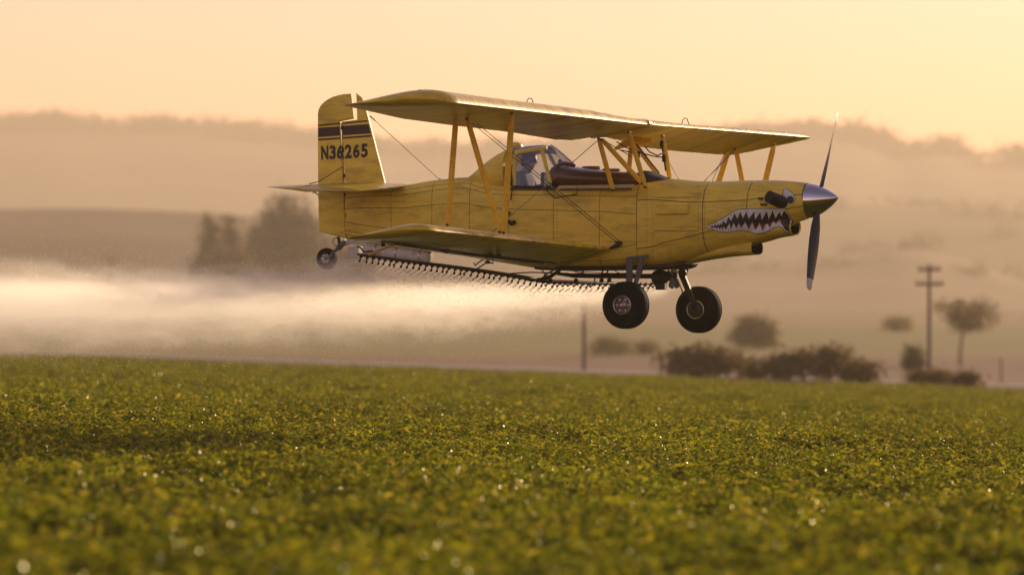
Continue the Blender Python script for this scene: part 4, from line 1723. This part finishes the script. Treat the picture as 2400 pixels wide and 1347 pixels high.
g = G().lathe(L(1600, 638, .45) - Vector((0, .03, 0)), (0, 1, 0), [(0, .02), (0, .06), (.06, .06), (.06, .02)], 14)
ob('gear_pivot', g, STEEL, plane)

# ---- tail wheel
tw = wheel(766, 606, -.02, .150, .10, .068, name='tail_wheel')
g = G()
for sy in (-.075, .055):
    g.tube([L(766, 606, sy), L(783, 590, sy), L(793, 581, sy * .8)], [.02, .022, .026], 8)
g.tube([L(793, 583, 0), L(801, 573, 0), L(812, 566, 0)], [.045, .04, .045], 10)
g.tube([L(768, 606, -.08), L(766, 606, .06)], .012, 8)
ob('tail_wheel_fork', g, GREY, plane)
g = G()
g.tube([L(797, 577, 0), L(795, 562, 0), L(793, 555, 0)], [.03, .026, .03], 8)
g.tube([L(789, 578, -.04), L(779, 568, -.04), L(783, 559, -.04), L(792, 556, -.04)], .006, 6)
g.lathe(L(797, 575, 0), (0, 0, 1), [(-.03, .04), (.0, .045), (.03, .03)], 10)
ob('tail_wheel_spring', g, BLK, plane)
g = G()
g.tube([L(806, 571, 0), L(825, 566, 0), L(850, 568, 0), L(868, 572, 0)], [.035, .045, .05, .05], 10, flat=((0, 0, 1), .8))
ob('tail_wheel_arm', g, WHT, plane)

# white cylindrical tank slung under the rear belly
a, b = L(858, 582, 0), L(1010, 603, 0)
ax = (b - a).normalized()
ln = (b - a).length
g = G().lathe(a, ax, [(0, .02), (.0, .085), (.04, .095), (ln * .5, .10), (ln - .10, .10), (ln - .04, .092), (ln - .01, .07), (ln, .01)], 28)
tank = ob('belly_tank', g, WHT, plane)
g = G()
for k in (.18, .5, .86):
    g.lathe(a + ax * ln * k, ax, [(-.014, .1), (-.012, .106), (.012, .106), (.014, .1)], 28)
ob('tank_band', g, ALU, tank)
g = G()
for k in (.25, .75):
    p = a + ax * ln * k
    g.tube([p, p + Vector((0, 0, .18))], .02, 8)
ob('tank_hanger', g, STEEL, tank)
g = G().box(L(833, 590, 0), (.16, .13, .15)).box(L(834, 605, 0), (.22, .10, .012))
bevel(ob('tank_valve_box', g, WHT, tank), .012)

# ================================================================== PILOT
pil_m = bpy.data.materials.new('pilot_skin_and_shirt')
pil_m.use_nodes = True
nt = pil_m.node_tree
b = nt.nodes['Principled BSDF']
b.inputs['Roughness'].default_value = .75
tc = nt.nodes.new('ShaderNodeTexCoord')
sp = nt.nodes.new('ShaderNodeSeparateXYZ')
nt.links.new(tc.outputs['Object'], sp.inputs[0])
neck_z = L(1240, 404, 0).z
mx = nt.nodes.new('ShaderNodeMix')
mx.data_type = 'RGBA'
mx.inputs[6].default_value = (.16, .165, .18, 1)
mx.inputs[7].default_value = (.42, .25, .18, 1)
hand_x = L(1272, 420, 0).x
k1 = S(nt, sp.outputs[2]).step(neck_z - .008, neck_z + .008)
k2 = S(nt, sp.outputs[0]).step(hand_x - .01, hand_x + .01)
nt.links.new(k1.max(k2).s, mx.inputs[0])
nt.links.new(mx.outputs[2], b.inputs['Base Color'])
J = {}
verts, edges, rads = [], [], []


def jv(name, p, r, par=None):
    J[name] = len(verts)
    verts.append(tuple(p))
    rads.append(r)
    if par:
        edges.append((J[par], J[name]))


hd = L(1241, 379, 0)           # head centre
sh = L(1232, 412, 0)           # shoulder line
pv = L(1228, 462, 0)
jv('pelvis', pv, (.16, .13))
jv('waist', pv.lerp(sh, .4), (.15, .12), 'pelvis')
jv('chest', pv.lerp(sh, .8), (.17, .12), 'waist')
jv('neck0', sh + Vector((.0, 0, .04)), (.075, .07), 'chest')
jv('neck1', hd + Vector((-.015, 0, -.085)), (.058, .058), 'neck0')
jv('jaw', hd + Vector((.02, 0, -.055)), (.075, .068), 'neck1')
jv('head', hd + Vector((0, 0, .01)), (.098, .078), 'jaw')
jv('crown', hd + Vector((-.01, 0, .075)), (.08, .066), 'head')
jv('nose', hd + Vector((.108, 0, -.012)), (.014, .014), 'head')
jv('nose_tip', hd + Vector((.122, 0, -.028)), (.012, .012), 'nose')
for s_, n_ in ((-1, 'r'), (1, 'l')):
    jv('sh' + n_, sh + Vector((-.02, s_ * .19, -.01)), (.075, .07), 'chest')
    jv('el' + n_, L(1238, 452, 0) + Vector((0, s_ * .26, 0)), (.05, .048), 'sh' + n_)
    jv('wr' + n_, L(1272, 438, 0) + Vector((0, s_ * .14, 0)), (.034, .032), 'el' + n_)
    jv('pa' + n_, L(1278, 436, 0) + Vector((0, s_ * .11, 0)), (.034, .026), 'wr' + n_)
    for q in range(4):
        jv('fa%s%d' % (n_, q), L(1284, 436, 0) + Vector((0, s_ * (.085 + .018 * q), -.005)), (.010, .010), 'pa' + n_)
        jv('fb%s%d' % (n_, q), L(1286, 440, 0) + Vector((0, s_ * (.08 + .018 * q), -.01)), (.009, .009), 'fa%s%d' % (n_, q))
    jv('th' + n_, L(1281, 433, 0) + Vector((0, s_ * .065, .01)), (.011, .011), 'pa' + n_)
    jv('hip' + n_, pv + Vector((.04, s_ * .11, -.03)), (.1, .095), 'pelvis')
    jv('kn' + n_, pv + Vector((.36, s_ * .14, .03)), (.07, .065), 'hip' + n_)
    jv('an' + n_, pv + Vector((.42, s_ * .13, -.22)), (.045, .045), 'kn' + n_)
me = bpy.data.meshes.new('person')
me.from_pydata(verts, edges, [])
me.materials.append(pil_m)
person = bpy.data.objects.new('person', me)
COL.objects.link(person)
person.matrix_world = AM
sk = person.modifiers.new('skin', 'SKIN')
sk.use_smooth_shade = True
lay = me.skin_vertices[0] if me.skin_vertices else None
if lay is None:
    bm = bmesh.new()
    bm.from_mesh(me)
    bm.verts.layers.skin.verify()
    bm.to_mesh(me)
    bm.free()
    lay = me.skin_vertices[0]
for i, r in enumerate(rads):
    lay.data[i].radius = r
    lay.data[i].use_root = (i == 0)
ss = person.modifiers.new('smooth', 'SUBSURF')
ss.levels = ss.render_levels = 2
setp(person, 'pilot in dark headset helmet and grey shirt sitting in the biplane cockpit', 'person')
HELM = mat('flight_helmet', (.12, .125, .14), .4, coat=.3)
g = G()
rings = []
for k in range(9):
    a = R(-18 + 108 * k / 8)
    rz, rr_ = math.sin(a), math.cos(a)
    rings.append([hd + Vector((-.008 + .118 * rr_ * math.cos(t) * (1 if math.cos(t) < 0 else .95), .098 * rr_ * math.sin(t), .035 + .108 * rz - (.05 if math.cos(t) < .1 else 0) * (1 - rz))) for t in [2 * math.pi * j / 24 for j in range(24)]])
g.loft(rings)
ob('helmet', g, HELM, person)
g = G()
for s_ in (-1, 1):
    g.lathe(hd + Vector((-.005, s_ * .075, -.005)), (0, s_, 0), [(0, .05), (.025, .05), (.035, .035), (.037, .002)], 16)
ob('earcup', g, HELM, person)
g = G()
rings = []
for zz, k in ((-.022, .97), (-.018, 1.0), (.018, 1.0), (.024, .97)):
    rings.append([hd + Vector((.104 * k * math.cos(t) + .004, .086 * k * math.sin(t), .012 + zz)) for t in [R(-80 + 160 * j / 12) for j in range(13)]] +
                 [hd + Vector((.096 * k * math.cos(t) + .004, .078 * k * math.sin(t), .012 + zz)) for t in [R(80 - 160 * j / 12) for j in range(13)]])
g.loft(rings)
ob('sunglasses', g, BLK, person)
g = G()
for s_ in (-1, 1):
    g.tube([hd + Vector((-.02, s_ * .07, -.16)), L(1222, 425, 0) + Vector((.10, s_ * .1, 0)), L(1226, 445, 0) + Vector((.13, s_ * .09, 0))], .02, 6, flat=((0, 1, 0), .3))
ob('harness_strap', g, mat('harness_cloth', (.35, .33, .30), .8), person)

# ================================================================== SPRAY
xb0 = boom_at(0).x
kx = (boom_at(0).x - boom_at(-5.5).x) / 5.5
zb0, zbn, zbf = boom_at(0).z, boom_at(-5.5).z, boom_at(3.8).z
ZCORE = L(600, 716, 3).z


def spray_mat():
    m = bpy.data.materials.new('spray_mist')
    m.use_nodes = True
    nt = m.node_tree
    nt.nodes.remove(nt.nodes['Principled BSDF'])
    pvn = nt.nodes.new('ShaderNodeVolumePrincipled')
    pvn.inputs['Color'].default_value = (1.0, .965, .87, 1)
    pvn.inputs['Anisotropy'].default_value = .62
    nt.links.new(pvn.outputs[0], nt.nodes['Material Output'].inputs['Volume'])
    tc = nt.nodes.new('ShaderNodeTexCoord')
    sp = nt.nodes.new('ShaderNodeSeparateXYZ')
    nt.links.new(tc.outputs['Object'], sp.inputs[0])
    x, y, z = [S(nt, sp.outputs[k]) for k in range(3)]

    def noise(sc, scale, det, rough=.55):
        mp = nt.nodes.new('ShaderNodeMapping')
        mp.vector_type = 'TEXTURE'
        mp.inputs['Rotation'].default_value = (0, 0, R(22))
        mp.inputs['Scale'].default_value = tuple(1 / q for q in sc)
        nt.links.new(tc.outputs['Object'], mp.inputs[0])
        n = nt.nodes.new('ShaderNodeTexNoise')
        n.inputs['Scale'].default_value = scale
        n.inputs['Detail'].default_value = det
        n.inputs['Roughness'].default_value = rough
        nt.links.new(mp.outputs[0], n.inputs['Vector'])
        return S(nt, n.outputs[0])
    s = (xb0 + y * kx - x).max(0.0)
    ny = (y * -1.0).max(0.0)
    zb = ny * ((zbn - zb0) / 5.5) + zb0
    e1 = 1.0 - (s * -0.62).exp()
    e2 = 1.0 - (s * -0.22).exp()
    zc = zb + (ZCORE - zb) * e1 + e2 * .02
    big = noise((.55, .09, .95), 1.0, 5, .62) - .5
    wob = big * .95 * e2
    wc = e1 * .10 + .04 + e2 * .06
    dz = (z - zc + wob * .38) / wc
    core = (dz * dz * -1.0).exp()
    n1 = noise((.55, .12, 2.2), 1.7, 4, .62).step(.28, .66)
    # curtain falling from the boom to the core and drifting below it
    n2 = noise((1.3, .16, 2.0), 1.9, 6, .70).step(.36, .62)
    n3 = noise((.7, .12, 1.0), 1.0, 3, .6).step(.30, .68)
    e3 = 1.0 - ((s - 2.6).max(0.0) * -.24).exp()
    top = (zb + .03 - e1 * .12 + e3 * .40 - z + wob * .9 * e3) / (e3 * .45 + .10)
    bot = (z - (zc - e1 * .44 - e2 * .42) + wob * .6) / (e1 * .50 + .05)
    curtain = top.step(0.0, 1.0) * bot.step(0.0, 1.0)
    fin_ = s.step(0.0, .25)
    ylim = (y.abs()).step(6.2, 5.2)
    tail = s.step(24, 12)
    dens = (core * (n1 * 1.1 + .18) * 1.45 * e1 + curtain * (n2 * .8 + .12) * (n3 * .8 + .2) * (.62 + 2.0 * (1.0 - e1))) * fin_ * ylim * tail
    nt.links.new((dens * .34).s, pvn.inputs['Density'])
    m.cycles.volume_step_rate = .26
    return m


g = G()
rings = []
for s_, lo, hi in ((-.05, -.14, .03), (.6, -.5, .10), (1.6, -.78, .18), (3.5, -1.1, .40), (7, -1.2, .7), (12, -1.2, .9), (24, -1.2, .9)):
    rows = []
    yy = [-6.3 + 12.6 * i / 12 for i in range(13)]
    up, dn = [], []
    for y in yy:
        zb = zb0 + max(-y, 0) * (zbn - zb0) / 5.5
        x = xb0 + kx * y - s_
        base = lerp(zb, zb0, min(1, s_ / 4))
        up.append(Vector((x, y, base + hi)))
        dn.append(Vector((x, y, max(base + lo, ZCORE - .95))))
    rings.append(dn + list(reversed(up)))
g.loft(rings)
mist = ob('spray_mist', g, spray_mat(), sharp=0)
mist.matrix_world = AM
setp(mist, 'glowing sunlit chemical spray trailing behind the biplane boom', 'spray', kind='stuff')

# droplets: fans under every nozzle and loose drops through the mist
dm = bpy.data.materials.new('water_droplet')
dm.use_nodes = True
nt = dm.node_tree
b = nt.nodes['Principled BSDF']
b.inputs['Base Color'].default_value = (.95, .93, .88, 1)
b.inputs['Roughness'].default_value = .25
t = nt.nodes.new('ShaderNodeBsdfTranslucent')
t.inputs[0].default_value = (.97, .95, .9, 1)
ms = nt.nodes.new('ShaderNodeMixShader')
ms.inputs[0].default_value = .75
nt.links.new(b.outputs[0], ms.inputs[1])
nt.links.new(t.outputs[0], ms.inputs[2])
nt.links.new(ms.outputs[0], nt.nodes['Material Output'].inputs[0])
rg = random.Random(12)
V, Fc = [], []


def drop(p, r):
    o = len(V)
    V.extend([(p.x + r, p.y, p.z), (p.x - r, p.y, p.z), (p.x, p.y + r, p.z), (p.x, p.y - r, p.z), (p.x, p.y, p.z + r), (p.x, p.y, p.z - r)])
    Fc.extend([(o + a, o + b_, o + c) for a, b_, c in ((0, 2, 4), (2, 1, 4), (1, 3, 4), (3, 0, 4), (2, 0, 5), (1, 2, 5), (3, 1, 5), (0, 3, 5))])


for p in NOZ:
    q = p + Vector((-.03, 0, -.075))
    for _ in range(110):
        t_ = rg.random() ** 1.5
        dist = t_ * .55
        sp2 = .012 + dist * .16
        drop(q + Vector((-dist * .95 + rg.gauss(0, sp2 * .4), rg.gauss(0, sp2), -dist * .62 + rg.gauss(0, sp2 * .5))), rg.uniform(.003, .0070) * (1 - .5 * t_))
for p in NOZ:                                  # liquid ligaments of each flat fan
    q = p + Vector((-.03, 0, -.072))
    for _ in range(rg.randint(7, 13)):
        dr = Vector((-.85 + rg.gauss(0, .08), rg.gauss(0, .20), -.62 + rg.gauss(0, .10))).normalized()
        a0 = q + dr * rg.uniform(0, .05)
        a1 = a0 + dr * rg.uniform(.03, .11)
        r_ = rg.uniform(.0010, .0024)
        sd_ = dr.cross(Vector((0, 0, 1))).normalized() * r_
        up_ = dr.cross(sd_).normalized() * r_
        o_ = len(V)
        V.extend([tuple(a0), tuple((a0 + a1) / 2 + sd_), tuple((a0 + a1) / 2 - sd_ * .5 + up_), tuple((a0 + a1) / 2 - sd_ * .5 - up_), tuple(a1)])
        Fc.extend([(o_, o_ + 1, o_ + 2), (o_, o_ + 2, o_ + 3), (o_, o_ + 3, o_ + 1), (o_ + 4, o_ + 2, o_ + 1), (o_ + 4, o_ + 3, o_ + 2), (o_ + 4, o_ + 1, o_ + 3)])
for _ in range(42000):
    s_ = rg.uniform(.3, 11) ** 1.0
    y = rg.uniform(-5.7, 5)
    zb = zb0 + max(-y, 0) * (zbn - zb0) / 5.5
    w_ = .10 + .34 * (1 - math.exp(-s_ / 2.5))
    zc = lerp(zb, ZCORE - .05, 1 - math.exp(-s_ * .62))
    drop(Vector((xb0 + kx * y - s_, y, zc - rg.gauss(.10, w_))), rg.uniform(.0022, .0052))
me = bpy.data.meshes.new('spray_droplets')
me.from_pydata(V, [], Fc)
me.materials.append(dm)
dro = bpy.data.objects.new('spray_droplets', me)
COL.objects.link(dro)
dro.matrix_world = AM
setp(dro, 'fine spray droplets flung from the boom nozzles', 'spray', kind='stuff')

# ================================================================== CROP
cm = bpy.data.materials.new('crop_leaf')
cm.use_nodes = True
nt = cm.node_tree
nt.nodes.remove(nt.nodes['Principled BSDF'])
b = nt.nodes.new('ShaderNodeBsdfDiffuse')
oi = nt.nodes.new('ShaderNodeObjectInfo')
ge = nt.nodes.new('ShaderNodeNewGeometry')
rp = nt.nodes.new('ShaderNodeValToRGB')
cr = rp.color_ramp
STOPS = [(0, (.030, .050, .002)), (.5, (.095, .122, .004)), (.95, (.25, .24, .009)), (1, (.34, .27, .04))]
for p_, c_ in STOPS[1:3]:
    cr.elements.new(p_)
for i_, (p_, c_) in enumerate(STOPS):
    cr.elements[i_].color = (*c_, 1)
nt.links.new(ge.outputs['Random Per Island'], rp.inputs[0])
pn = nt.nodes.new('ShaderNodeTexNoise')      # vigour of the crop varies over the field
pn.inputs['Scale'].default_value = .22
pn.inputs['Detail'].default_value = 4
nt.links.new(ge.outputs['Position'], pn.inputs['Vector'])
vr = nt.nodes.new('ShaderNodeMapRange')
vr.inputs[1].default_value, vr.inputs[2].default_value, vr.inputs[3].default_value, vr.inputs[4].default_value = .3, .7, .75, 1.25
nt.links.new(pn.outputs[0], vr.inputs[0])
vg = nt.nodes.new('ShaderNodeHueSaturation')
nt.links.new(vr.outputs[0], vg.inputs['Value'])
nt.links.new(rp.outputs[0], vg.inputs['Color'])
tz = nt.nodes.new('ShaderNodeTexCoord')
sz = nt.nodes.new('ShaderNodeSeparateXYZ')
nt.links.new(tz.outputs['Object'], sz.inputs[0])
yg = nt.nodes.new('ShaderNodeMix')           # leaf colour turns yellower with height
yg.data_type = 'RGBA'
yg.blend_type = 'MULTIPLY'
yg.inputs[7].default_value = (1.12, 1.08, .9, 1)
nt.links.new(S(nt, sz.outputs[2]).step(.30, .48).s, yg.inputs[0])
nt.links.new(vg.outputs[0], yg.inputs[6])
vg = yg
vg_out = yg.outputs[2]
nt.links.new(vg_out, b.inputs['Color'])
t = nt.nodes.new('ShaderNodeBsdfTranslucent')
hs = nt.nodes.new('ShaderNodeHueSaturation')
hs.inputs['Value'].default_value = 2.0
hs.inputs['Hue'].default_value = .484
nt.links.new(vg_out, hs.inputs['Color'])
nt.links.new(hs.outputs[0], t.inputs[0])
ms = nt.nodes.new('ShaderNodeMixShader')
ms.inputs[0].default_value = .5
nt.links.new(b.outputs[0], ms.inputs[1])
nt.links.new(t.outputs[0], ms.inputs[2])
gs = nt.nodes.new('ShaderNodeBsdfGlossy')
gs.inputs['Roughness'].default_value = .26
gs.inputs[0].default_value = (.9, .85, .6, 1)
m3 = nt.nodes.new('ShaderNodeMixShader')
m3.inputs[0].default_value = .045
nt.links.new(ms.outputs[0], m3.inputs[1])
nt.links.new(gs.outputs[0], m3.inputs[2])
nt.links.new(m3.outputs[0], nt.nodes['Material Output'].inputs[0])
stem_m = mat('crop_stem', (.10, .11, .025), .6)


def crop_patch(seed, size=1.2, plants=15):
    rng = random.Random(seed)
    V, Fc = [], []

    def leaf(c, u, n, ln, wd):
        w = n.cross(u).normalized()
        o = len(V)
        V.extend([tuple(c), tuple(c + u * ln * .4 + w * wd + n * ln * .12), tuple(c + u * ln - n * ln * .14), tuple(c + u * ln * .4 - w * wd + n * ln * .12), tuple(c + u * ln * .5 - n * ln * .02)])
        Fc.extend([(o, o + 4, o + 1), (o + 1, o + 4, o + 2), (o, o + 3, o + 4), (o + 3, o + 2, o + 4)])
    for _ in range(plants):
        bx, by = rng.uniform(-size / 2, size / 2), rng.uniform(-size / 2, size / 2)
        h = rng.uniform(.27, .50)
        rad = rng.uniform(.13, .22)
        for k in range(rng.randint(30, 40)):
            q = rng.random() ** .5
            a = rng.uniform(0, 2 * math.pi)
            rr = rad * q
            hz = h * (1 - .55 * q * q) * rng.uniform(.78, 1.04)
            c = Vector((bx + math.cos(a) * rr, by + math.sin(a) * rr, hz))
            for e in range(rng.choice((2, 3, 3))):
                aa = a + (e - 1) * 1.3 + rng.uniform(-.5, .5)
                u = Vector((math.cos(aa), math.sin(aa), rng.uniform(-.6, .9))).normalized()
                n = Vector((rng.gauss(0, .7) + math.cos(a) * q * .6, rng.gauss(0, .7) + math.sin(a) * q * .6, .8))
                n = (n - u * n.dot(u)).normalized()
                lz = rng.choice((.7, 1, 1, 1.35))
                leaf(c, u, n, rng.uniform(.040, .078) * lz, rng.uniform(.008, .020) * lz)
        if rng.random() < .10:   # dry stem standing proud
            o = len(V)
            lx, ly = rng.uniform(-.12, .12), rng.uniform(-.12, .12)
            z1 = h + rng.uniform(.01, .07)
            V.extend([(bx - .003, by, .1), (bx + .003, by, .1), (bx + lx + .002, by + ly, z1), (bx + lx - .002, by + ly, z1)])
            Fc.append((o, o + 1, o + 2, o + 3))
    me = bpy.data.meshes.new('crop_patch')
    me.from_pydata(V, [], Fc)
    me.materials.append(cm)
    return me


src = bpy.data.collections.new('crop_patch_source')
for k in range(6):
    o = bpy.data.objects.new('crop_patch', crop_patch(100 + k))
    src.objects.link(o)
pts = []
rg = random.Random(77)
yd = 17.0
while yd < FIELD_END:
    half = yd * 1200 / F + 3.5
    step_ = .60 if yd < 70 else (.75 if yd < 120 else .9)
    x = -half
    while x < half:
        px_, py_ = x + rg.uniform(-.3, .3), yd + rg.uniform(-.3, .3)
        h = mnoise.noise(Vector((px_ * .55, py_ * .42, 1.7))) * .18 + mnoise.noise(Vector((px_ * .16, py_ * .13, 8.1))) * .08 + mnoise.noise(Vector((px_ * 1.3, py_ * .9, 4.4))) * .05
        pts.append((px_, py_, terrain(px_, py_) + h - .02))
        x += step_
    yd += step_
me = bpy.data.meshes.new('crop_plants')
me.from_pydata(pts, [], [])
me.materials.append(cm)
crop = bpy.data.objects.new('crop_plants', me)
COL.objects.link(crop)
setp(crop, 'dense low green crop covering the foreground field', 'crop', kind='stuff')
ng_ = bpy.data.node_groups.new('crop_scatter', 'GeometryNodeTree')
ng_.interface.new_socket('Geometry', in_out='INPUT', socket_type='NodeSocketGeometry')
ng_.interface.new_socket('Geometry', in_out='OUTPUT', socket_type='NodeSocketGeometry')
ni, no = ng_.nodes.new('NodeGroupInput'), ng_.nodes.new('NodeGroupOutput')
iop = ng_.nodes.new('GeometryNodeInstanceOnPoints')
ci = ng_.nodes.new('GeometryNodeCollectionInfo')
ci.inputs['Collection'].default_value = src
ci.inputs['Separate Children'].default_value = True
ci.inputs['Reset Children'].default_value = True
rr1 = ng_.nodes.new('FunctionNodeRandomValue')
rr1.data_type = 'FLOAT_VECTOR'
rr1.inputs[0].default_value = (-.08, -.08, 0)
rr1.inputs[1].default_value = (.08, .08, 6.283)
rr2 = ng_.nodes.new('FunctionNodeRandomValue')
rr2.data_type = 'FLOAT'
rr2.inputs[2].default_value = .85
rr2.inputs[3].default_value = 1.2
rr2.inputs['Seed'].default_value = 5
iop.inputs['Pick Instance'].default_value = True
lk = ng_.links.new
lk(ni.outputs[0], iop.inputs['Points'])
lk(ci.outputs[0], iop.inputs['Instance'])
lk(rr1.outputs[0], iop.inputs['Rotation'])
lk(rr2.outputs[1], iop.inputs['Scale'])
lk(iop.outputs[0], no.inputs[0])
md = crop.modifiers.new('scatter', 'NODES')
md.node_group = ng_

# ================================================================== HAZE
hm = bpy.data.materials.new('haze')
hm.use_nodes = True
nt = hm.node_tree
nt.nodes.remove(nt.nodes['Principled BSDF'])
hv = nt.nodes.new('ShaderNodeVolumePrincipled')
hv.inputs['Color'].default_value = (.98, .86, .64, 1)
hv.inputs['Density'].default_value = .00027
hv.inputs['Anisotropy'].default_value = .2
nt.links.new(hv.outputs[0], nt.nodes['Material Output'].inputs['Volume'])
hm.cycles.homogeneous_volume = True
g = G().box((0, 3050, 105), (5600, 6400, 230))
hz = ob('haze', g, hm, sharp=0)
setp(hz, 'warm evening haze filling the valley', 'haze', kind='stuff')
